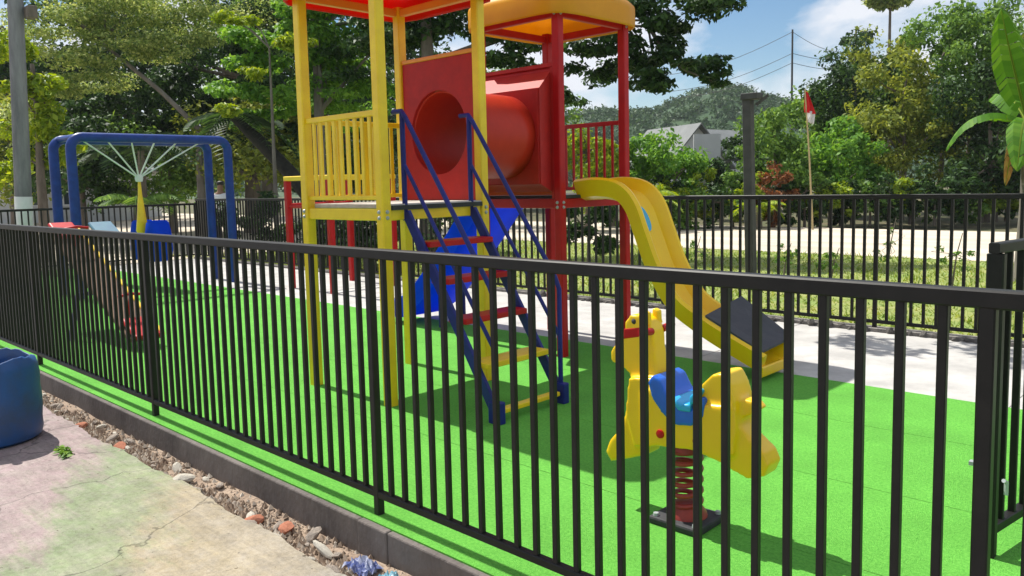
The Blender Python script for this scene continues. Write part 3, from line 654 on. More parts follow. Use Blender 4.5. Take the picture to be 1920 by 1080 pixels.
part('pivot_frame', MB().tube([(-8.88, 2.70, -0.01), (-8.88, 2.80, 0.46), (-8.88, 3.24, 0.46), (-8.88, 3.34, -0.01)], 0.03, 10), M['blue'], SS, True)
for c, s in ((sa, 1), (sb_, -1)):
    p_ = c+sdv*(0.10*s)+sup*0.06
    st = MB().bar(p_-sdv*0.17, p_+sdv*0.17, 0.26, 0.045, up=sup, ch=0.015); part('seat', st, M['red'], SS, bevel=0.01)
    g0 = c+sdv*(0.42*s)
    part('handle', MB().tube([g0+Vector((0, -0.12, 0))+sup*0.24, g0+sup*0.26, g0+Vector((0, 0.12, 0))+sup*0.24], 0.014, 8), M['red'], SS, True)
    part('handle_stem', MB().tube([g0+sup*0.02, g0+sup*0.26], 0.016, 8), M['red'], SS, True)
p_ = sa+sdv*0.10+Vector((0, 0.42, 0))+sup*0.05
part('side_seat', MB().bar(p_-sdv*0.16, p_+sdv*0.16, 0.26, 0.04, up=sup, ch=0.012), M['teal'], SS)
part('side_arm', MB().bar(sa+sdv*0.10+sup*0.02, sa+sdv*0.10+Vector((0, 0.34, 0))+sup*0.02, 0.05, 0.04), M['yellow'], SS)

# ---------------------------------------------------------------- blue swing frame
SW = thing('swing_set', 'blue tubular swing frame with fan of pale rods holding a blue and yellow ride', 'swing', (-12.75, 5.1, 0))
def uframe(x, ya, yb, z, r=0.068):
    c = 0.16; pts = [(x, ya, -0.01), (x, ya, z-c)]
    for i in range(1, 6): a = i/6*math.pi/2; pts.append((x, ya+c-c*math.cos(a), z-c+c*math.sin(a)))
    pts += [(x, ya+c, z), (x, yb-c, z)]
    for i in range(1, 6): a = i/6*math.pi/2; pts.append((x, yb-c+c*math.sin(a), z-c+c*math.cos(a)))
    pts += [(x, yb, z-c), (x, yb, -0.01)]
    part('frame_pipe', MB().tube(pts, r, 14), M['swing_blue'], SW, True)
uframe(-12.28, 3.92, 6.24, 2.28); uframe(-13.02, 3.92, 6.26, 2.28)
for y in (4.0, 6.05): part('spacer_pipe', MB().tube([(-12.28, y, 2.28), (-13.02, y, 2.28)], 0.045, 10), M['swing_blue'], SW, True)
hub = (-12.65, 4.97, 1.70)
for y in (4.08, 4.42, 4.76, 5.10, 5.44, 5.80): part('rod', MB().tube([(-12.3, y, 2.24), hub], 0.012, 6), M['rod'], SW, True)
part('hub', MB().lathe([(0.0, 0.06), (0.05, 0.05), (0.06, 0.0), (0.05, -0.05), (0.0, -0.06)], hub, 12), M['rod'], SW, True)
part('pendant', MB().lathe([(0.02, 1.66), (0.03, 1.45), (0.065, 1.1), (0.09, 0.9), (0.07, 0.86)], (-12.65, 4.97, 0.0), 16), M['yellow'], SW, True)
for sx in (-0.28, 0.28):
    sh = MB().lathe([(0.0, 0.42), (0.16, 0.44), (0.20, 0.60), (0.19, 0.85), (0.16, 1.02), (0.13, 1.05), (0.12, 0.85), (0.0, 0.62)], (-12.65+sx, 4.97+0.12, 0.0), 18); part('seat_shell', sh, M['slide_blue'], SW, True)
part('seat_arm', MB().tube([(-13.0, 5.05, 0.72), (-12.3, 5.05, 0.72)], 0.03, 8), M['steel'], SW, True)
part('seat_arm', MB().tube([(-12.65, 4.97, 0.70), (-12.65, 4.97, 0.95)], 0.03, 8), M['steel'], SW, True)

# ---------------------------------------------------------------- barrel, rubble and litter outside the fence
BX, BY, BZ = -6.10, 1.34, -0.118
BR = thing('plastic_drum', 'cut blue plastic drum with a torn rim standing on the painted pavement', 'drum', (BX, BY, BZ))
db = MB(); n = 56; q = random.Random(5)
rim = [0.545+0.02*math.sin(3*a*2*math.pi/n)+q.uniform(-0.008, 0.008)-(0.22*math.exp(-((a-44)/3.0)**2)) for a in range(n)]
lev = [(0.255, 0.0), (0.285, 0.02), (0.296, 0.06), (0.293, 0.12), (0.300, 0.20), (0.300, 0.28), (0.294, 0.34), (0.297, 0.42), (0.290, 0.48)]
for r, z in lev:
    for k in range(n): a = 2*math.pi*k/n; db.v.append((BX+r*math.cos(a), BY+r*math.sin(a), BZ+min(z, rim[k]-0.03)))
for k in range(n): a = 2*math.pi*k/n; db.v.append((BX+0.278*math.cos(a), BY+0.278*math.sin(a), BZ+rim[k]))
for i in range(len(lev)):
    for k in range(n): db.f.append((i*n+k, i*n+(k+1)%n, (i+1)*n+(k+1)%n, (i+1)*n+k))
db.f.append(tuple(range(n-1, -1, -1)))
o = part('drum_wall', db, M['barrel'], BR, True); sm = o.modifiers.new('t', 'SOLIDIFY'); sm.thickness = 0.008
tp = MB(); 
for k in range(8): tp.v.append((BX+0.27+0.03*math.sin(k), BY+0.02-0.02*k, BZ+0.56+0.02*math.cos(k*2.1)))
lb = MB(); q = random.Random(12)
for j in range(5):
    for i in range(7):
        a = R_(-17+i*2.3+q.uniform(-0.8, 0.8)); z = 0.25+j*0.026+q.uniform(-0.01, 0.01); lb.v.append((BX+0.3045*math.cos(a), BY+0.3045*math.sin(a), BZ+z))
for j in range(4):
    for i in range(6):
        if (i, j) not in ((0, 0), (5, 3), (0, 3), (4, 1), (5, 1), (5, 0), (2, 2)): lb.f.append((j*7+i, j*7+i+1, (j+1)*7+i+1, (j+1)*7+i))
part('torn_label', lb, M['steel'], BR)
pa = MB().tube([(BX+0.262, BY-0.02, BZ+0.585), (BX+0.292, BY-0.03, BZ+0.55), (BX+0.30, BY-0.03, BZ+0.47), (BX+0.305, BY-0.025, BZ+0.43)], [0.018, 0.028, 0.02, 0.006], 8); part('torn_flap', pa, M['lightblue'], BR, True)

q = random.Random(21)
SM = []
for i in range(10):
    bm = rock(100+i, 1, (1.0, 0.75, 0.55), sub=2); me = bpy.data.meshes.new('rubble'); bm.to_mesh(me); bm.free(); SM.append(me)
def stoneobj(name, me, material, loc, sc, label, group):
    k = me.copy(); k.materials.clear(); k.materials.append(material); o = link(name, k, None, loc); o.scale = sc
    o.rotation_euler = (q.uniform(-0.4, 0.4), q.uniform(-0.4, 0.4), q.uniform(0, 6)); tag(o, label, 'rubble', group); return o
for i in range(46):
    x = -7.6+i*0.108+q.uniform(-0.05, 0.05); s = 0.016+0.026*q.random()**1.5
    stoneobj('rubble_stone', SM[i % 10], M['stone'] if i % 3 else M['palestone'], (x, q.uniform(1.80, 1.98), -0.150+s*0.3), (s*1.3, s, s), 'small lump of rubble in the gutter at the foot of the kerb', 'rubble lumps along the kerb')
for x, y in ((-3.62, 1.86), (-5.35, 1.87), (-3.42, 1.93), (-6.05, 1.85)):
    bkm = SM[int(abs(x)*7) % 10].copy(); bkm.materials.clear(); bkm.materials.append(M['brick']); o = link('broken_brick', bkm, None, (x, y, -0.145)); o.scale = (0.062, 0.055, 0.055)
    o.rotation_euler = (q.uniform(-0.3, 0.3), q.uniform(-0.3, 0.3), q.uniform(0, 3)); tag(o, 'broken piece of orange brick lying in the gutter rubble', 'brick', 'brick pieces along the kerb')
o = stoneobj('rubble_stone', SM[3], M['palestone'], (-4.42, 1.86, -0.125), (0.075, 0.05, 0.05), 'largest pale green grey stone lump in the gutter', None)
o = stoneobj('rubble_stone', SM[5], M['palestone'], (-3.05, 1.90, -0.125), (0.075, 0.03, 0.03), 'long pale broken stone beside the crumpled wrapper', None)
gv = MB(); q2 = random.Random(9)
for i in range(7000):
    x = q2.uniform(-9, -2.2); y = min(1.80+abs(q2.gauss(0, 0.10)), 2.02); s = 0.004+0.018*q2.random()**2.2
    z = -0.158
    a = q2.uniform(0, 3); c, d = math.cos(a)*s, math.sin(a)*s
    if y < 1.8: s *= 0.5; c *= 0.5; d *= 0.5
    gv.add([(x-c, y-d, z), (x+d, y-c, z), (x+c, y+d, z), (x-d, y+c, z), (x+q2.uniform(-.3,.3)*s, y, z+s*1.2)], [(0,1,4),(1,2,4),(2,3,4),(3,0,4)])
o = struct('gutter_gravel', gv, LF['gravel'], kind='stuff'); o['label'] = 'loose grit and gravel along the foot of the kerb'; o['category'] = 'gravel'
def crumple(name, c, s, material, seed, label):
    bm = bmesh.new(); bmesh.ops.create_grid(bm, x_segments=12, y_segments=9, size=1); k = random.Random(seed)
    for v in bm.verts: v.co = Vector((c[0]+v.co.x*s[0]*(1+k.uniform(-.1,.1)), c[1]+v.co.y*s[1]*(1+k.uniform(-.15,.15)), c[2]+k.uniform(0, s[2])*(1.2-v.co.length*0.5)))
    me = bpy.data.meshes.new(name); bm.to_mesh(me); bm.free(); me.materials.append(material); o = link(name, me)
    sm = o.modifiers.new('t', 'SOLIDIFY'); sm.thickness = 0.002; tag(o, label, 'litter'); return o
crumple('crumpled_wrapper', (-2.79, 1.93, -0.15), (0.075, 0.05, 0.06), M['foil'], 2, 'crumpled blue and white wrapper lying against the kerb')
crumple('plastic_bag', (-2.60, 1.92, -0.15), (0.06, 0.05, 0.06), M['lightblue'], 4, 'crumpled light blue plastic bag lying against the kerb')
LEAF_HEAP = (-5.45, 1.57, -0.105)

# ---------------------------------------------------------------- foliage
def leafmesh(name, clusters, size, material, seed, flat=0.5, droop=0.2, aspect=0.5):
    """clusters: rows of (x,y,z,rx,ry,rz,n); leaves are folded rhombi spread through each ellipsoid"""
    g = np.random.default_rng(seed); P = []; Nn = []
    for x, y, z, rx, ry, rz, n in clusters:
        n = int(n); d = g.normal(size=(n, 3)); d /= np.linalg.norm(d, axis=1)[:, None]
        r = g.random(n)**0.42; off = d*r[:, None]
        P.append(np.array([x, y, z])+off*np.array([rx, ry, rz])); Nn.append(d)
    P = np.concatenate(P); Nn = np.concatenate(Nn); n = len(P)
    nor = Nn*0.45+g.normal(size=(n, 3))*0.55+np.array([0, 0, flat]); nor /= np.linalg.norm(nor, axis=1)[:, None]
    dr = g.normal(size=(n, 3))+Nn*0.6+np.array([0, 0, -droop]); dr -= nor*(dr*nor).sum(1)[:, None]; dr /= np.linalg.norm(dr, axis=1)[:, None]+1e-9
    sd_ = np.cross(nor, dr); L_ = size*(0.6+0.8*g.random(n))[:, None]
    a = P-dr*L_*0.5; t = P+dr*L_*0.5-nor*L_*0.10; m1 = P+sd_*L_*aspect*0.5+nor*L_*0.07; m2 = P-sd_*L_*aspect*0.5+nor*L_*0.07
    V = np.stack([a, m1, t, m2], 1).reshape(-1, 3).astype(np.float32)
    me = bpy.data.meshes.new(name); me.vertices.add(4*n); me.vertices.foreach_set('co', V.ravel())
    me.loops.add(4*n); me.loops.foreach_set('vertex_index', np.arange(4*n, dtype=np.int32))
    me.polygons.add(n); me.polygons.foreach_set('loop_start', np.arange(0, 4*n, 4, dtype=np.int32))
    try: me.polygons.foreach_set('loop_total', np.full(n, 4, dtype=np.int32))
    except Exception: pass
    me.update(); me.validate(); me.materials.append(material); return me

o = link('fallen_leaves', leafmesh('fallen_leaves', [(*LEAF_HEAP, 0.10, 0.05, 0.014, 60), (LEAF_HEAP[0]+0.1, LEAF_HEAP[1]-0.02, LEAF_HEAP[2], 0.07, 0.03, 0.01, 25)], 0.045, LF['mid'], 77, flat=1.2)); tag(o, 'small heap of green leaves beside the blue drum', 'leaves')

def tree(name, label, base, trunk, r0, clusters, size, leaf, seed, bark='bark', limbs=10, flat=0.5, droop=0.2, group=None, cat='tree', extra=(), aspect=0.5):
    """trunk: polyline from the base; limbs run from the trunk to the largest clusters"""
    t = thing(name, label, cat, (base[0], base[1], -0.05), group); q = random.Random(seed)
    tr = MB(); pts = [Vector(p) for p in trunk]; k = len(pts)
    tr.tube(pts, [r0*(1-0.6*i/max(1, k-1))*(1.25 if i == 0 else 1) for i in range(k)], 10)
    cl = sorted(clusters, key=lambda c: -c[6])[:limbs]
    for c in cl:
        e = Vector(c[:3]); s = min(pts[1:], key=lambda p: (p-e).length+max(0, p.z-e.z)*2); mid = (s+e)/2+Vector((q.uniform(-.2,.2), q.uniform(-.2,.2), 0.12*(e-s).length*q.uniform(-.3, 1)))
        tr.tube([s, mid, e], [r0*0.38, r0*0.26, r0*0.08], 6)
    for e in extra: tr.tube(e, [r0*0.22-r0*0.17*i/(len(e)-1) for i in range(len(e))], 6)
    part('trunk', tr, M[bark], t, True)
    o = link('crown', leafmesh('crown', clusters, size, leaf, seed, flat, droop, aspect), t); WLOC[o.name] = Vector((0,0,0))
    return t

def px_clusters(items, dens=1.0, seed=0, jit=0.5, sub=5, flatz=1.0, k=1.0):
    """items: (px, py, depth, rx_m, rz_m, n): a bough seen at that place of the picture, broken into smaller clumps"""
    q = random.Random(seed); out_ = []
    for px, py, dp, rx, rz, n in items:
        dp *= k; rx *= k; rz *= k
        x, y, z = at3(px, py, dp)
        for i in range(sub):
            a = q.uniform(0, 6.28); r = q.random()**0.5*0.75
            out_.append((x+math.cos(a)*r*rx, y+math.sin(a)*r*rx, z+q.uniform(-0.7, 0.7)*rz, rx*q.uniform(0.30, 0.55), rx*q.uniform(0.30, 0.55), rz*q.uniform(0.30, 0.6)*flatz, n*dens/sub*q.uniform(0.6, 1.4)))
    return out_

def dome(bx, by, z0, z1, r, n, k, seed, flatz=0.8):
    """clumps spread over a rounded crown"""
    q = random.Random(seed); out_ = []; zc = (z0+z1)/2; hz = (z1-z0)/2
    for i in range(k):
        d = Vector((q.gauss(0, 1), q.gauss(0, 1), q.gauss(0, 1))).normalized()*(q.random()**0.35)
        s = q.uniform(0.18, 0.36)*r
        out_.append((bx+d.x*r*0.85, by+d.y*r*0.85, zc+d.z*hz*0.85, s, s, s*flatz, n/k*q.uniform(0.6, 1.4)))
    return out_

# left: tall feathery tree with its long pale limb
bx, by = at(378, 25.6)
c = px_clusters([(90,40,20,1.5,.45,2600),(200,30,20.5,1.6,.5,2800),(300,25,21,1.6,.45,2600),(140,110,20,1.3,.35,2000),(240,85,20.5,1.3,.35,2000),(110,165,20,1.1,.35,1500),(190,150,21,1.0,.3,1300),(330,90,21,1.2,.4,1600),(410,40,21.5,1.4,.45,1800),(250,-20,21,1.8,.6,2600),(430,-25,21.5,1.7,.6,2200),(90,-30,20,1.6,.6,2200),(60,215,20,.8,.35,900)], seed=1, k=1.22, dens=1.25, sub=8)
tree('feathery_tree', 'tall feathery tree with long pale limb rising above the blue swing frame', (bx, by), [(bx, by, -0.1), at3(375, 330, 25.6), at3(372, 240, 25.6), at3(300, 170, 25.2), at3(190, 80, 24.8)], 0.13, c, 0.115, LF['feather'], 1, 'greybark', limbs=5, flat=0.9)
# left: dark tree behind it
bx, by = at(470, 28.3)
c = px_clusters([(300,140,24,1.5,.8,1800),(380,120,24,1.6,.9,2000),(470,90,24,1.7,.9,2200),(540,60,24,1.5,.8,1800),(430,190,24,1.5,.7,1800),(520,160,24,1.6,.8,2000),(250,190,25,1.5,.8,1600),(180,220,25,1.5,.8,1600),(340,220,25,1.6,.7,1600),(470,250,24,1.5,.7,1600),(550,220,24,1.5,.8,1800),(440,0,25,2.0,1.0,2200),(560,-20,25,2.0,1.0,2200),(280,60,26,2,1,1800)], seed=2, k=1.18)
tree('shade_tree', 'dense dark green shade tree behind the long pale limb', (bx, by), [(bx, by, -0.1), at3(470, 300, 28.3), at3(465, 150, 28.3), at3(470, 0, 28.3)], 0.24, c, 0.21, LF['dark'], 2, limbs=12, flat=0.4)
# pale trunk seen between the yellow posts
bx, by = at(597, 19)
c = px_clusters([(500,75,19,1.0,.35,1500),(590,50,19,1.2,.4,1600),(660,80,19,1.2,.4,1600),(470,120,19,1.1,.3,1300),(620,130,19.5,1.3,.4,1600),(530,170,19.5,1.2,.35,1300),(680,160,19.5,1.2,.4,1400),(540,5,19,1.4,.4,1700),(640,-10,19,1.6,.5,1800),(720,30,19,1.3,.4,1500),(440,170,19,1.1,.3,1100),(660,215,20,1.1,.4,1100),(500,220,20,1.0,.3,900)], seed=3)
tree('layered_tree', 'tree with slim pale trunk and layered boughs behind the yellow railing', (bx, by), [(bx, by, -0.1), at3(600, 330, 19), at3(598, 210, 19), at3(592, 60, 19), at3(590, -60, 19)], 0.17, c, 0.15, LF['bright'], 3, 'greybark', limbs=10, flat=0.8)
# bright lime tips against the dark crown
bx, by = at(515, 18)
c = px_clusters([(440,40,17.5,.55,.2,600),(520,70,17.5,.6,.22,700),(560,80,17.5,.5,.2,500),(490,140,18,.5,.16,350),(420,210,18,.5,.16,350)], seed=33, sub=4)
tree('young_tree', 'slender young tree with bright lime leaf tips behind the front yellow post', (bx, by), [(bx, by, -0.1), at3(512, 250, 18), at3(505, 90, 17.7)], 0.05, c, 0.13, LF['lime'], 33, 'greybark', limbs=5, flat=0.8)
# big dark trunk over the tunnel with boughs reaching over the red tower
bx, by = at(800, 17)
c = px_clusters([(760,60,17,1.2,.5,1500),(860,40,17,1.3,.5,1500),(720,10,17,1.4,.5,1700),(820,-30,17,1.8,.6,2200),(940,80,17,1.3,.3,1400),(970,125,17,1.0,.25,1000),(1080,30,16.5,1.0,.3,1100),(1130,80,16,1.0,.3,1100),(1215,40,15.5,1.0,.4,1500),(1290,10,15,.9,.35,1300),(1235,105,15.5,.9,.35,1100),(1225,150,15.5,.7,.25,700),(1290,130,15,.75,.22,460),(1325,150,15,.5,.15,230),(1180,130,16,.8,.35,900),(1350,-5,15,.7,.3,800),(1110,-30,16,1.8,.5,2000),(1240,-40,15.5,1.6,.5,1800),(680,110,18,1.2,.5,1300),(1100,130,17,.9,.3,700),(1070,175,17.5,.8,.3,600)], seed=4)
q = random.Random(44)
c += [(-6.0+i*0.33+q.uniform(-.15,.15), 7.35+q.uniform(-.25,.35), 4.7+q.uniform(-.15,.15), 0.36, 0.28, 0.14, 85) for i in range(11)]+[(-9.5, 8.7, 5.2, .6, .5, .2, 250), (-7.8, 8.0, 5.0, .5, .4, .2, 200)]
tree('spreading_tree', 'large spreading tree whose boughs reach over the red tower roof', (bx, by), [(bx, by, -0.1), at3(806, 300, 17), at3(802, 120, 17), at3(798, 20, 17), at3(850, -60, 17)], 0.20, c, 0.14, LF['dark'], 4, limbs=9, flat=0.7, extra=[[at3(1215, 45, 15.5), at3(1245, 100, 15.3), at3(1285, 132, 15), at3(1335, 152, 15)], [at3(1110, -30, 16), at3(1215, 45, 15.5), at3(1230, 150, 15.5)]])
# thin yellow-green clump at the far left
bx, by = at(78, 18)
c = px_clusters([(60,260,18,.8,.5,900),(110,240,18,.7,.5,800),(50,180,18,.8,.5,900),(120,300,18.5,.6,.5,600),(20,330,18.5,.6,.5,600),(30,90,18.5,.8,.5,700)], seed=5)
tree('yellowish_tree', 'thin yellowish tree with bare stems beside the grey utility pole', (bx, by), [(bx, by, -0.1), at3(76, 330, 18), at3(72, 230, 18), at3(60, 120, 18)], 0.11, c, 0.16, LF['lime'], 5, 'bark', limbs=7, flat=0.4)
# understorey trees behind the end fence
for i, (px, dp, z0, z1, r, lf, n, lab) in enumerate([
    (150, 27, 0.4, 4.6, 2.6, 'dark', 6500, 'dark rounded tree behind the end fence beyond the swing frame'),
    (320, 29, 0.3, 4.4, 2.6, 'mid', 6500, 'mid green bushy tree behind the hub of the swing'),
    (480, 27, 0.3, 5.0, 2.7, 'olive', 7000, 'olive green bushy tree left of the red climbing frame'),
    (650, 28, 0.3, 5.2, 2.8, 'dark', 7000, 'dark bushy tree seen through the yellow railing'),
    (40, 30, 0.4, 5.6, 2.6, 'olive', 5500, 'olive green tree behind the grey utility pole'),
    (860, 29, 0.3, 5.5, 2.8, 'mid', 5000, 'mid green tree hidden behind the tunnel panel')]):
    x, y = at(px, dp)
    tree('bushy_tree', lab, (x, y), [(x, y, -0.1), (x+0.1, y, z1*0.35), (x, y, z1*0.75)], 0.14, dome(x, y, z0+0.5, z1, r, n, 34, 50+i), 0.20, LF[lf], 50+i, limbs=9, group='bushy trees beyond the end fence')
# backdrop of tall trees
for i, (px, dp, z1, r, lf, lab) in enumerate([
    (30, 40, 12, 5.0, 'dark', 'tall dark backdrop tree behind the utility pole'),
    (260, 42, 13, 5.5, 'dark', 'tall dark backdrop tree behind the pale limb'),
    (500, 43, 13, 5.5, 'mid', 'tall green backdrop tree behind the lime leaf tips'),
    (720, 44, 12, 5.5, 'dark', 'tall dark backdrop tree behind the yellow tower'),
    (960, 50, 9.0, 4.6, 'mid', 'green backdrop tree behind the red tower')]):
    x, y = at(px, dp)
    tree('backdrop_tree', lab, (x, y), [(x, y, -0.1), (x+0.2, y, z1*0.35), (x, y, z1*0.8)], 0.3, dome(x, y, 0.8, z1, r, 8500, 46, 70+i), 0.36, LF[lf], 70+i, limbs=10, group='tall backdrop trees')

# palms and large fronds
def frond(mb, base, az, length, rise, drop, wid, n=16, split=True):
    d = Vector((math.cos(az), math.sin(az), 0)); s = Vector((-math.sin(az), math.cos(az), 0)); b = Vector(base)
    P = lambda t: b+d*(length*t*(1-0.15*t))+Vector((0, 0, rise*t-drop*t*t))
    mb.tube([P(i/6) for i in range(7)], [0.022*(1-0.8*i/6)*max(1, length/2) for i in range(7)], 5)
    for i in range(n):
        t = 0.15+0.85*i/n; p = P(t); l = wid*math.sin(math.pi*min(1, 0.12+t*0.9))**0.6
        for sg in (-1, 1):
            q_ = p+s*sg*l+d*l*0.45-Vector((0, 0, l*0.45)); w_ = d*(length/n*0.42)
            o = len(mb.v); mb.v += [tuple(p-w_), tuple((p+q_)/2+w_*1.1+Vector((0,0,l*0.08))), tuple(q_), tuple((p+q_)/2-w_*1.1)]; mb.f.append((o, o+1, o+2, o+3))
def palm(label, px, dp, h_, nf, ln, leaf, seed, group=None):
    x, y = at(px, dp); t = thing('palm', label, 'palm', (x, y, -0.05), group); q = random.Random(seed)
    part('trunk', MB().tube([(x, y, -0.1), (x+0.05, y, h_*0.5), (x, y+0.05, h_)], [0.14, 0.11, 0.09], 9), M['bark'], t, True)
    for i in range(nf):
        mb = MB(); frond(mb, (x, y+0.02, h_), 6.283*i/nf+q.uniform(-.2,.2), ln*q.uniform(0.8, 1.15), ln*q.uniform(0.35, 0.9), ln*q.uniform(0.6, 1.0), ln*0.26)
        part('frond', mb, leaf, t)
palm('dark palm with arching fronds behind the swing frame', 265, 22, 2.6, 11, 2.0, LF['dark'], 1)
palm('short green fan palm directly behind the swing hub', 258, 20.5, 1.2, 10, 1.3, LF['mid'], 2)
x, y = at(640, 18.5)
LP = thing('palm', 'dark leaning palm stem left of the red climbing frame', 'palm', (x, y, -0.05))
part('trunk', MB().tube([(x, y, -0.1), at3(590, 385, 18.6), at3(545, 325, 18.8), at3(490, 268, 19), at3(440, 222, 19.2)], [0.17, 0.16, 0.17, 0.16, 0.10], 10), M['darkbark'], LP, True)
hx_, hy_, hz_ = at3(440, 222, 19.2); q = random.Random(5)
for i in range(8):
    mb = MB(); frond(mb, (hx_, hy_, hz_), 6.283*i/8+q.uniform(-.2, .2), q.uniform(1.3, 1.8), q.uniform(0.2, 0.9), q.uniform(1.0, 1.6), 0.45); part('frond', mb, LF['dark'], LP)

# right: shrubs and trees beyond the road
for i, (px, dp, z0, z1, r, lf, n, sz, lab) in enumerate([
    (1450, 26.5, -0.2, 4.6, 1.7, 'mid', 6500, 0.17, 'mid green rounded tree beside the small red flag'),
    (1570, 27, -0.2, 3.9, 1.6, 'bright', 6500, 0.17, 'bright green shrub tree beyond the red flag'),
    (1600, 31, 1.0, 7.2, 2.0, 'dark', 6500, 0.19, 'dark tree standing above the bright shrubs'),
    (1690, 28, -0.2, 6.0, 2.1, 'olive', 8500, 0.17, 'olive yellow tree with drooping boughs'),
    (1760, 30, 0.4, 8.2, 2.6, 'mid', 9500, 0.18, 'green tree in front of the crest of the thicket'),
    (1850, 25.5, -0.2, 5.6, 2.0, 'dark', 8500, 0.17, 'dark tree in the thicket behind the banana plant'),
    (1900, 29, 0.4, 8.2, 2.6, 'mid', 7500, 0.19, 'green thicket tree rising behind the banana leaves'),
    (2030, 27, 0.4, 7.0, 2.6, 'olive', 6500, 0.19, 'olive thicket tree past the banana plant'),
    (1235, 26, 0.0, 3.3, 1.5, 'bright', 6500, 0.16, 'bright green bush in front of the pale house'),
    (1345, 32, 0.0, 2.6, 1.2, 'dark', 2500, 0.17, 'low dark bush by the second pale building'),
    (1100, 25, 0.2, 3.4, 1.3, 'lime', 4500, 0.16, 'lime green bush seen through the red tower'),
    (1150, 27, 0.2, 2.9, 1.2, 'mid', 3500, 0.17, 'green bush behind the red railing')]):
    x, y = at(px, dp)
    tree('shrub_tree', lab, (x, y), [(x, y, -0.1), (x+0.1, y, z1*0.3), (x, y, z1*0.7)], 0.10, dome(x, y, z0+0.3, z1, r, n, 40, 90+i), sz, LF[lf], 90+i, limbs=9, group='trees and bushes beyond the road', droop=0.5, flat=0.35)
# low row of plants along the far side of the road
for i, (px, dp, z0, z1, r, lf, n, lab) in enumerate([
    (1530, 33, 0.2, 5.6, 2.2, 'mid', 7500, 'broad green tree filling the gap behind the flag'),
    (1640, 35, 0.5, 8.6, 2.4, 'olive', 7500, 'olive green tree behind the drooping boughs'),
    (1810, 35, 0.5, 9.6, 2.8, 'mid', 8000, 'highest green tree on the crest of the thicket'),
    (1440, 40, 0.2, 5.0, 2.4, 'dark', 6000, 'dark tree behind the grey post')]):
    x, y = at(px, dp)
    tree('thicket_tree', lab, (x, y), [(x, y, -0.1), (x+0.1, y, z1*0.3), (x, y, z1*0.7)], 0.12, dome(x, y, z0, z1, r, n, 40, 120+i), 0.2, LF[lf], 120+i, limbs=9, group='rear trees of the thicket', droop=0.5, flat=0.35)
q = random.Random(4)
for i in range(30):
    px = 1190+i*26+q.uniform(-9, 9); dp = 24.5+q.uniform(-0.1, 0.9); x, y = at(px, dp); hgt = q.uniform(1.2, 2.1)
    lf, col = [('mid', 'mid green'), ('lime', 'yellow green'), ('dark', 'dark green'), ('red', 'reddish')][[0,1,2,1,0,1,2,0,1,3,3,2,0,2,1,2,2,0,2,1,2,0,2,2,0,2,1,2,0,2][i]]
    t = tree('roadside_shrub', col+' low roadside shrub '+('in front of the pale house' if px < 1330 else 'behind the grey post' if px < 1465 else 'beside the foot of the flag pole' if px < 1590 else 'below the olive yellow tree' if px < 1760 else 'beyond the banana plant'), (x, y), [(x, y, -0.1), (x, y, hgt*0.5)], 0.04, dome(x, y, -0.1, hgt, 0.8, 1100, 16, 200+i), 0.15, LF[lf], 200+i, limbs=5, group='low roadside shrubs', cat='shrub', droop=0.4)
# spiky-leaved clump in front of the house
bx, by = at(1235, 23.8)
palm('yellow green spiky leaved plant in front of the pale house', 1215, 23.9, 0.9, 12, 1.2, LF['lime'], 11)
palm('yellow green spiky leaved plant beside the grey post', 1420, 24.0, 0.6, 11, 1.0, LF['lime'], 12)
# dark bushes just outside the far fence
for i, (px, dp, h_, r, lab) in enumerate([(1102, 13.2, 1.35, 0.55, 'dark glossy bush outside the fence seen under the red tower deck'), (650, 14.6, 1.3, 0.9, 'dark hedge bush outside the fence seen under the yellow deck'), (480, 17.5, 1.6, 0.9, 'dark hedge bush outside the fence near the swing frame'), (720, 14.6, 1.2, 0.7, 'dark hedge bush outside the fence behind the blue stairs'), (570, 16, 1.35, 0.9, 'dark hedge bush outside the fence behind the red climbing frame'), (850, 13.6, 1.2, 0.7, 'dark hedge bush outside the fence behind the blue slide')]):
    x, y = at(px, dp); y = max(y, 8.6+r*0.3)
    tree('hedge_bush', lab, (x, y), [(x, y, -0.1), (x, y, h_*0.5)], 0.04, dome(x, y, 0.05, h_, r, 2600, 18, 300+i), 0.09, LF['dark'], 300+i, limbs=6, group='dark bushes outside the far fence', cat='bush')
for i, px in enumerate([1665, 1300, 1560, 1790, 1470]):
    dp = [11.0, 12.5, 11.6, 10.6, 12.0][i]; x, y = at(px, dp); y = max(y, 8.5); h_ = [0.9, 0.6, 0.45, 0.7, 0.5][i]
    tree('sapling', ['thin bare sapling in the grass outside the far fence', 'small leafy sapling beside the grey post foot', 'low weed clump in the sunny grass outside the fence', 'knee high weed near the open gate', 'low leafy weed by the grey post'][i], (x, y), [(x, y, -0.06), (x+0.05, y, h_*0.6), (x+0.1, y+0.05, h_)], 0.012, dome(x, y, 0.1, h_, 0.25, 140, 7, 330+i), 0.06, LF['mid'], 330+i, limbs=6, cat='plant')
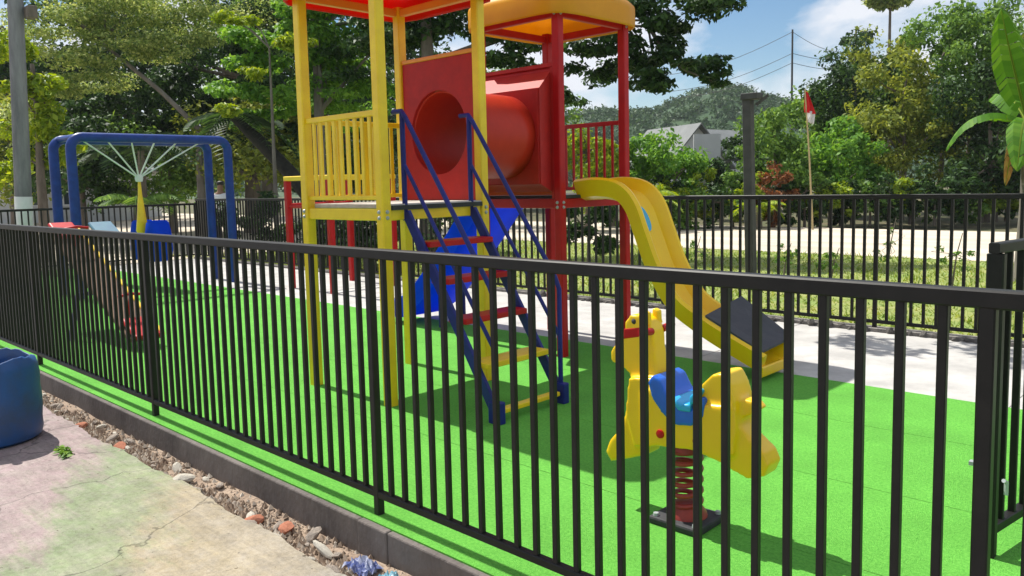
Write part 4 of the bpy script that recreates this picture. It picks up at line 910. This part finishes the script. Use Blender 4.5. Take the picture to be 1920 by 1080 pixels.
# banana plant at the edge of the thicket
x, y = at(1925, 11.2)
BN = thing('banana_plant', 'tall banana plant with torn green leaves and one dry leaf outside the fence', 'banana plant', (x, y, -0.05))
part('stem', MB().tube([(x, y, -0.08), (x+0.03, y, 1.0), (x, y, 2.2)], [0.13, 0.11, 0.07], 12), M['greybark'], BN, True)
def bleaf(az, ln, rise, drop, wd, leaf, seed, z=2.1):
    mb = MB(); q = random.Random(seed); d = Vector((math.cos(az), math.sin(az), 0)); s = Vector((-math.sin(az), math.cos(az), 0)); b = Vector((x, y, z)); n = 18
    P = lambda t: b+d*(ln*(t-0.25*t*t))+Vector((0, 0, rise*t-drop*t*t))
    for sg in (-1, 1):
        for i in range(n):
            t0, t1 = 0.14+0.86*i/n, 0.14+0.86*(i+1)/n-(0.010 if q.random() < 0.18 else 0)
            w0 = wd*math.sin(math.pi*(0.06+0.94*((t0-0.14)/0.86)**0.8))**0.55; w1 = wd*math.sin(math.pi*min(0.999, 0.06+0.94*((max(t1, t0)-0.14)/0.86)**0.8))**0.55
            dz = Vector((0, 0, 0.30*q.uniform(0.8, 1.2))); o = len(mb.v); p0, p1 = P(t0), P(t1)
            mb.v += [tuple(p0), tuple(p1), tuple(p1+s*sg*w1*0.55-dz*w1*0.1+Vector((0,0,0.04))), tuple(p0+s*sg*w0*0.55-dz*w0*0.1+Vector((0,0,0.04))), tuple(p1+s*sg*w1-dz*w1), tuple(p0+s*sg*w0-dz*w0)]
            mb.f += [(o, o+1, o+2, o+3), (o+3, o+2, o+4, o+5)]
    lf_ = part('leaf', mb, leaf, BN)
    mr_ = MB().tube([P(i/8) for i in range(9)], [0.028*(1-0.85*i/8) for i in range(9)], 6); part('midrib', mr_, LF['lime'], lf_, True)
camaz = math.atan2(_R0[1], _R0[0])           # direction to the viewer's right on the ground
bleaf(camaz+math.pi+0.3, 0.75, 1.9, 0.35, 0.30, LF['banana'], 1)
bleaf(camaz+0.5, 0.6, 2.0, 0.4, 0.32, LF['banana'], 2)
bleaf(camaz+math.pi-0.35, 1.35, 0.95, 1.25, 0.20, LF['banana'], 3)
bleaf(camaz+math.pi+0.8, 0.75, 0.75, 1.35, 0.20, LF['banana'], 4)
bleaf(camaz-0.4, 1.2, 1.2, 1.3, 0.25, LF['banana'], 5)
bleaf(camaz+1.6, 1.0, 1.4, 1.0, 0.25, LF['banana'], 6)
bleaf(camaz-1.4, 0.6, 1.0, 1.2, 0.20, LF['banana'], 7)
bleaf(camaz+math.pi+0.1, 0.42, 0.25, 1.05, 0.15, LF['dry'], 8)

# grass blades on the sunny verge
g = np.random.default_rng(2); n = 34000
gx = g.uniform(-19, 1.5, n); gy = 8.1+7.6*g.random(n)**1.2; hh = 0.03+0.07*g.random(n)*(0.6+0.5*np.sin(gx*1.3)*np.sin(gy*1.1)); an = g.uniform(0, 6.28, n); wv = 0.008+0.008*g.random(n)
cx_, sy_ = np.cos(an)*wv, np.sin(an)*wv; lx, ly = g.normal(size=n)*0.05, g.normal(size=n)*0.05
V = np.stack([np.stack([gx-cx_, gy-sy_, np.full(n, -0.055)], 1), np.stack([gx+cx_, gy+sy_, np.full(n, -0.055)], 1), np.stack([gx+lx, gy+ly, -0.05+hh], 1)], 1).reshape(-1, 3)
me = bpy.data.meshes.new('verge_grass'); me.from_pydata(V.tolist(), [], [(3*i, 3*i+1, 3*i+2) for i in range(n)]); me.materials.append(LF['grass'])
o = link('verge_grass', me); o['kind'] = 'stuff'; o['label'] = 'sunlit rough grass between the far fence and the road'; o['category'] = 'grass'

# far wooded hill
hl = MB(); nx, ny = 60, 14; q = random.Random(8)
def hz(px, t):
    prof = 9+6*math.sin((px-500)/560)+3*math.sin(px/97)+1.6*math.sin(px/41)
    return max(0, prof+9)*math.sin(min(1, t)*math.pi/2)
for j in range(ny+1):
    for i in range(nx+1):
        px = -300+i*45; dp = 150+j*9; X_, Y_ = at(px, dp); hl.v.append((X_, Y_, -0.3+hz(px, j/ny*1.15)))
for j in range(ny):
    for i in range(nx): a = j*(nx+1)+i; hl.f.append((a, a+1, a+nx+2, a+nx+1))
struct('hill', hl, LF['blue'])
cl = []
for i in range(2600):
    px = q.uniform(300, 2200); t = q.random(); X_, Y_ = at(px, 150+t*ny*9); s = q.uniform(1.2, 2.6)
    cl.append((X_, Y_, hz(px, t*1.15)+s*0.3, s, s, s*0.8, 34))
me = leafmesh('hill_forest', cl, 1.1, LF['blue'], 5, flat=0.4); o = link('hill_forest', me); o['kind'] = 'stuff'; o['label'] = 'hazy wooded hillside beyond the houses'; o['category'] = 'forest'
# a few bluish trees on the skyline above the thicket
for i, (px, dp, z0, z1, r) in enumerate([(1600, 60, 4, 13.2, 1.6), (1690, 62, 4, 12.6, 1.8), (1560, 66, 3, 10.5, 2.2), (1662, 50, 11.7, 12.6, 1.6)]):
    x, y = at(px, dp)
    tree('skyline_tree', ['bluish conical tree on the skyline behind the thicket', 'bluish rounded tree on the skyline behind the thicket', 'low bluish tree on the skyline behind the dark tree', 'slim tree with a flat umbrella top above the skyline'][i], (x, y), [(x, y, -0.1), (x, y, z1*0.5), (x, y, z1*0.92)], 0.18, dome(x, y, z0, z1, r, 2500, 22, 400+i), 0.36, LF['blue' if i < 3 else 'feather'], 400+i, limbs=6, group='skyline trees')

# ---------------------------------------------------------------- houses, posts, flag, mast
def house(label, px, dp, wdt, dep, hw, hr, roofm, rot=0.25, windows=2):
    x, y = at(px, dp); t = thing('house', label, 'house', (x, y, -0.1))
    a = camaz+rot; ux = Vector((math.cos(a), math.sin(a), 0)); uy = Vector((-math.sin(a), math.cos(a), 0)); c = Vector((x, y, 0))
    P = lambda u, v, z: tuple(c+ux*u+uy*v+Vector((0, 0, z)))
    w2, d2 = wdt/2, dep/2; mb = MB()
    mb.v = [P(-w2,-d2,-.2),P(w2,-d2,-.2),P(w2,d2,-.2),P(-w2,d2,-.2),P(-w2,-d2,hw),P(w2,-d2,hw),P(w2,d2,hw),P(-w2,d2,hw),P(0,-d2,hr-0.05),P(0,d2,hr-0.05)]
    mb.f = [(0,1,5,8,4),(1,2,6,5),(2,3,7,9,6),(3,0,4,7),(4,8,9,7),(5,6,9,8)]
    part('wall', mb, M['wall'], t)
    for sg in (-1, 1):
        rb = MB(); e = 0.5; sl = (hr-hw)/w2
        v0 = [P(0,-d2-e,hr),P(0,d2+e,hr),P(sg*(w2+e),d2+e,hw-sl*e),P(sg*(w2+e),-d2-e,hw-sl*e)]
        rb.v = v0+[(a_,b_,c_+0.12) for a_,b_,c_ in v0]; rb.f = [(0,1,2,3),(4,7,6,5),(0,4,5,1),(1,5,6,2),(2,6,7,3),(3,7,4,0)]
        part('roof', rb, roofm, t)
    for i in range(windows):
        u = -w2+wdt*(i+1)/(windows+1); wb = MB(); 
        wb.v = [P(u-.5,-d2-.03,.9),P(u+.5,-d2-.03,.9),P(u+.5,-d2-.03,2.1),P(u-.5,-d2-.03,2.1),P(u-.5,-d2+.05,.9),P(u+.5,-d2+.05,.9),P(u+.5,-d2+.05,2.1),P(u-.5,-d2+.05,2.1)]
        wb.f = [(0,1,2,3),(4,7,6,5),(0,4,5,1),(1,5,6,2),(2,6,7,3),(3,7,4,0)]
        fr = part('window', wb, M['glass'], t)
        fb = MB(); q_ = lambda u0,u1,z0,z1: fb.add([P(u0,-d2-.06,z0),P(u1,-d2-.06,z0),P(u1,-d2-.06,z1),P(u0,-d2-.06,z1),P(u0,-d2-.02,z0),P(u1,-d2-.02,z0),P(u1,-d2-.02,z1),P(u0,-d2-.02,z1)], [(0,1,2,3),(4,7,6,5),(0,4,5,1),(1,5,6,2),(2,6,7,3),(3,7,4,0)])
        q_(u-.58,u-.5,.82,2.18); q_(u+.5,u+.58,.82,2.18); q_(u-.5,u+.5,.82,.9); q_(u-.5,u+.5,2.1,2.18); q_(u-.03,u+.03,.9,2.1)
        part('frame', fb, M['white'], fr)
    return t
house('pale house with grey gabled roof beyond the bright bush', 1262, 56, 4.4, 6, 2.6, 5.0, M['roofgrey'], 0.35, 1)
house('low pale building with grey roof beside the gabled house', 1375, 62, 6.5, 7, 3.4, 5.0, M['roofgrey'], -0.9, 2)
house('low pale house seen through the end fence behind the swing frame', 110, 46, 9, 7, 2.8, 4.2, M['roofgrey'], 0.1, 3)
# white boundary panel in front of the house
x, y = at(1305, 33); WP = thing('white_panel', 'plain white wall panel standing beside the grey post beyond the road', 'wall panel', (x, y, -0.1))
ux = Vector((math.cos(camaz), math.sin(camaz), 0)); c0 = Vector((x, y, 0))
part('panel', MB().bar(c0+ux*-0.1+Vector((0,0,1.7)), c0+ux*1.0+Vector((0,0,1.7)), 0.08, 3.2), M['wall'], WP)
part('post', MB().bar(c0+ux*-0.85+Vector((0,0,-0.15)), c0+ux*-0.85+Vector((0,0,2.3)), 0.08, 0.08), M['greypole'], WP)
part('cross_rail', MB().bar(c0+ux*-0.85+Vector((0,0.06,2.22)), c0+ux*3.0+Vector((0,0.06,2.22)), 0.05, 0.06), M['greypole'], WP)

o = thing('grey_post', 'tall dark grey square post with small bracket head outside the far fence', 'post', (-6.05, 11.76, -0.05))
part('shaft', MB().bar((-6.05, 11.76, -0.08), (-6.12, 11.76, 2.70), 0.14, 0.14, ch=0.012), M['greypole'], o)
part('bracket', MB().box(-6.20, -5.92, 11.66, 11.86, 2.70, 2.80), M['greypole'], o, bevel=0.01)
part('arm', MB().bar((-6.0, 11.80, 2.62), (-5.86, 11.90, 2.76), 0.05, 0.05), M['greypole'], o)
# utility pole at the left edge
x, y = at(40, 13.0)
up = thing('utility_pole', 'weathered grey concrete utility pole with white painted foot outside the end fence', 'utility pole', (-17.9, 4.75, -0.05))
x, y = -17.9, 4.80
x, y = -17.9, 4.74; lean = lambda z: (x+_R0[0]*0.040*z, y+_R0[1]*0.040*z, z)
part('shaft', MB().tube([lean(-0.1), lean(2.0), lean(5.2), lean(8.5)], [0.155, 0.148, 0.135, 0.115], 16), M['pole'], up, True)
part('painted_foot', MB().tube([lean(-0.08), lean(0.7), lean(1.45)], [0.161, 0.158, 0.155], 20), M['white'], up, True)
part('fitting', MB().box(x+0.22, x+0.50, y+0.25, y+0.42, 4.85, 5.08), M['bark'], up, bevel=0.02)
# red and white flag on a bamboo pole
fx, fy = at(1517, 23.0)
FL = thing('flag', 'small red and white flag hanging on a thin bamboo pole beyond the road', 'flag', (fx, fy, -0.05))
part('pole', MB().tube([(fx+0.12*_R0[0], fy+0.12*_R0[1], -0.05), (fx, fy, 2.0), (fx-0.15*_R0[0], fy-0.15*_R0[1], 3.95)], [0.03, 0.025, 0.018], 7), M['bamboo'], FL, True)
def cloth(z0, z1, sh, material, nm, w0, w1, ph):
    mb = MB(); n = 10
    for j in range(7):
        t = j/6; z = z0+(z1-z0)*t
        for i in range(n+1):
            u = i/n; o_ = 0.05*math.sin(u*9+t*2+ph); p = Vector((fx, fy, 0))+Vector((_R0[0], _R0[1], 0))*(sh+(w0+(w1-w0)*t)*u)+Vector((-_R0[1], _R0[0], 0))*o_
            mb.v.append((p.x, p.y, z-0.06*u))
    for j in range(6):
        for i in range(n): a = j*(n+1)+i; mb.f.append((a, a+1, a+n+2, a+n+1))
    o_ = part(nm, mb, material, FL, True); s_ = o_.modifiers.new('t', 'SOLIDIFY'); s_.thickness = 0.006
cloth(3.90, 3.30, -0.15, M['flagred'], 'red_cloth', 0.10, 0.30, 0)
cloth(3.35, 3.02, -0.06, M['flagwhite'], 'white_cloth', 0.20, 0.16, 1)
# thin mast with wires
mx_, my_ = at(1483, 70)
MS = thing('mast', 'thin dark mast carrying wires above the distant trees', 'mast', (mx_, my_, -0.1))
part('shaft', MB().tube([(mx_, my_, -0.2), (mx_, my_, 14.0)], [0.12, 0.08], 8), M['greypole'], MS, True)
for (z, pxs, zz, pxe, ze) in ((13.8, 1250, 10.9, 1600, 12.6), (12.0, 1250, 9.4, 1640, 12.4), (11.2, 1260, 8.8, 1640, 11.6)):
    for pe, e in ((pxs, zz), (pxe, ze)):
        X_, Y_ = at(pe, 74); pts_ = []
        for i in range(11):
            t = i/10; pts_.append((mx_+(X_-mx_)*t, my_+(Y_-my_)*t, z+(e-z)*t-1.0*math.sin(math.pi*t)*0.6))
        part('wire', MB().tube(pts_, 0.022, 4), M['greypole'], MS)

# ---------------------------------------------------------------- person beyond the fence
px_, py_ = at(412, 19.2)
PN = thing('person', 'person in white shirt and dark trousers standing beyond the fence behind the swing frame', 'person', (px_, py_, -0.041))
def skin_figure(name, verts, edges, radii, material, sub=2):
    me = bpy.data.meshes.new(name); me.from_pydata([(px_+a*_R0[0]-b*_R0[1], py_+a*_R0[1]+b*_R0[0], c-0.041) for a, b, c in verts], edges, []); o = link(name, me)
    s = o.modifiers.new('skin', 'SKIN')
    if not me.skin_vertices: 
        bm = bmesh.new(); bm.from_mesh(me); bm.verts.layers.skin.verify(); bm.to_mesh(me); bm.free()
    for i, r in enumerate(radii): me.skin_vertices[0].data[i].radius = (r, r*0.85) if not isinstance(r, tuple) else r
    me.skin_vertices[0].data[0].use_root = True
    u = o.modifiers.new('sub', 'SUBSURF'); u.levels = sub; u.render_levels = sub
    bake(o); o.data.materials.clear(); o.data.materials.append(material)
    o.data.polygons.foreach_set('use_smooth', [True]*len(o.data.polygons))
    o.parent = PN; o.matrix_parent_inverse = inv(PN); WLOC[o.name] = Vector((0,0,0)); return o
bodyv = [(0,0,.95),(0,0,1.18),(0,0,1.40),(0,0,1.48),(0,0.01,1.56),(0,0.02,1.68),(0.17,0,1.40),(0.24,0.02,1.14),(0.23,-0.06,0.90),(0.22,-0.09,0.80),(-0.17,0,1.40),(-0.24,0.02,1.14),(-0.23,-0.06,0.90),(-0.22,-0.09,0.80),(0.09,0,.90),(0.10,-0.01,.50),(0.10,0.02,.09),(0.10,-0.13,.03),(-0.09,0,.90),(-0.10,0.0,.50),(-0.10,0.03,.09),(-0.10,-0.12,.03)]
bodye = [(0,1),(1,2),(2,3),(3,4),(4,5),(2,6),(6,7),(7,8),(8,9),(2,10),(10,11),(11,12),(12,13),(0,14),(14,15),(15,16),(16,17),(0,18),(18,19),(19,20),(20,21)]
bodyr = [(.15,.11),(.15,.11),(.16,.11),.06,.085,.08,.065,.048,.034,.042,.065,.048,.034,.042,.085,.062,.043,.042,.085,.062,.043,.042]
skin_figure('body', bodyv, bodye, bodyr, M['skin'])
skin_figure('shirt', [(0,0,.92),(0,0,1.18),(0,0,1.40),(0,0,1.46),(0.17,0,1.40),(0.235,0.02,1.16),(-0.17,0,1.40),(-0.235,0.02,1.16)], [(0,1),(1,2),(2,3),(2,4),(4,5),(2,6),(6,7)], [(.18,.14),(.175,.135),(.185,.135),.075,.085,.07,.085,.07], M['shirt'])
skin_figure('trousers', [(0,0,.97),(0,0,.90),(0.09,0,.84),(0.10,-0.01,.50),(0.10,0.02,.10),(-0.09,0,.84),(-0.10,0,.50),(-0.10,0.03,.10)], [(0,1),(1,2),(2,3),(3,4),(1,5),(5,6),(6,7)], [(.165,.125),(.165,.125),.105,.082,.07,.105,.082,.07], M['trousers'])
skin_figure('hair', [(0,0.04,1.62),(0,0.03,1.70),(0,0.03,1.75)], [(0,1),(1,2)], [.095,.10,.06], M['hair'])

# ---------------------------------------------------------------- the warm air over the valley
hzm = bpy.data.materials.new('haze_air'); hzm.use_nodes = True; hn = hzm.node_tree.nodes; hn.remove(hn['Principled BSDF'])
pvn = hn.new('ShaderNodeVolumePrincipled'); pvn.inputs['Color'].default_value = (0.86, 0.92, 1.0, 1); pvn.inputs['Density'].default_value = 0.0003; pvn.inputs['Anisotropy'].default_value = 0.0
hzm.node_tree.links.new(pvn.outputs[0], hn['Material Output'].inputs['Volume'])
o = struct('haze', MB().box(-410, 410, -410, 410, -1.3, 46), hzm, kind='stuff'); o['label'] = 'thin bluish haze in the air over the valley'; o['category'] = 'haze'
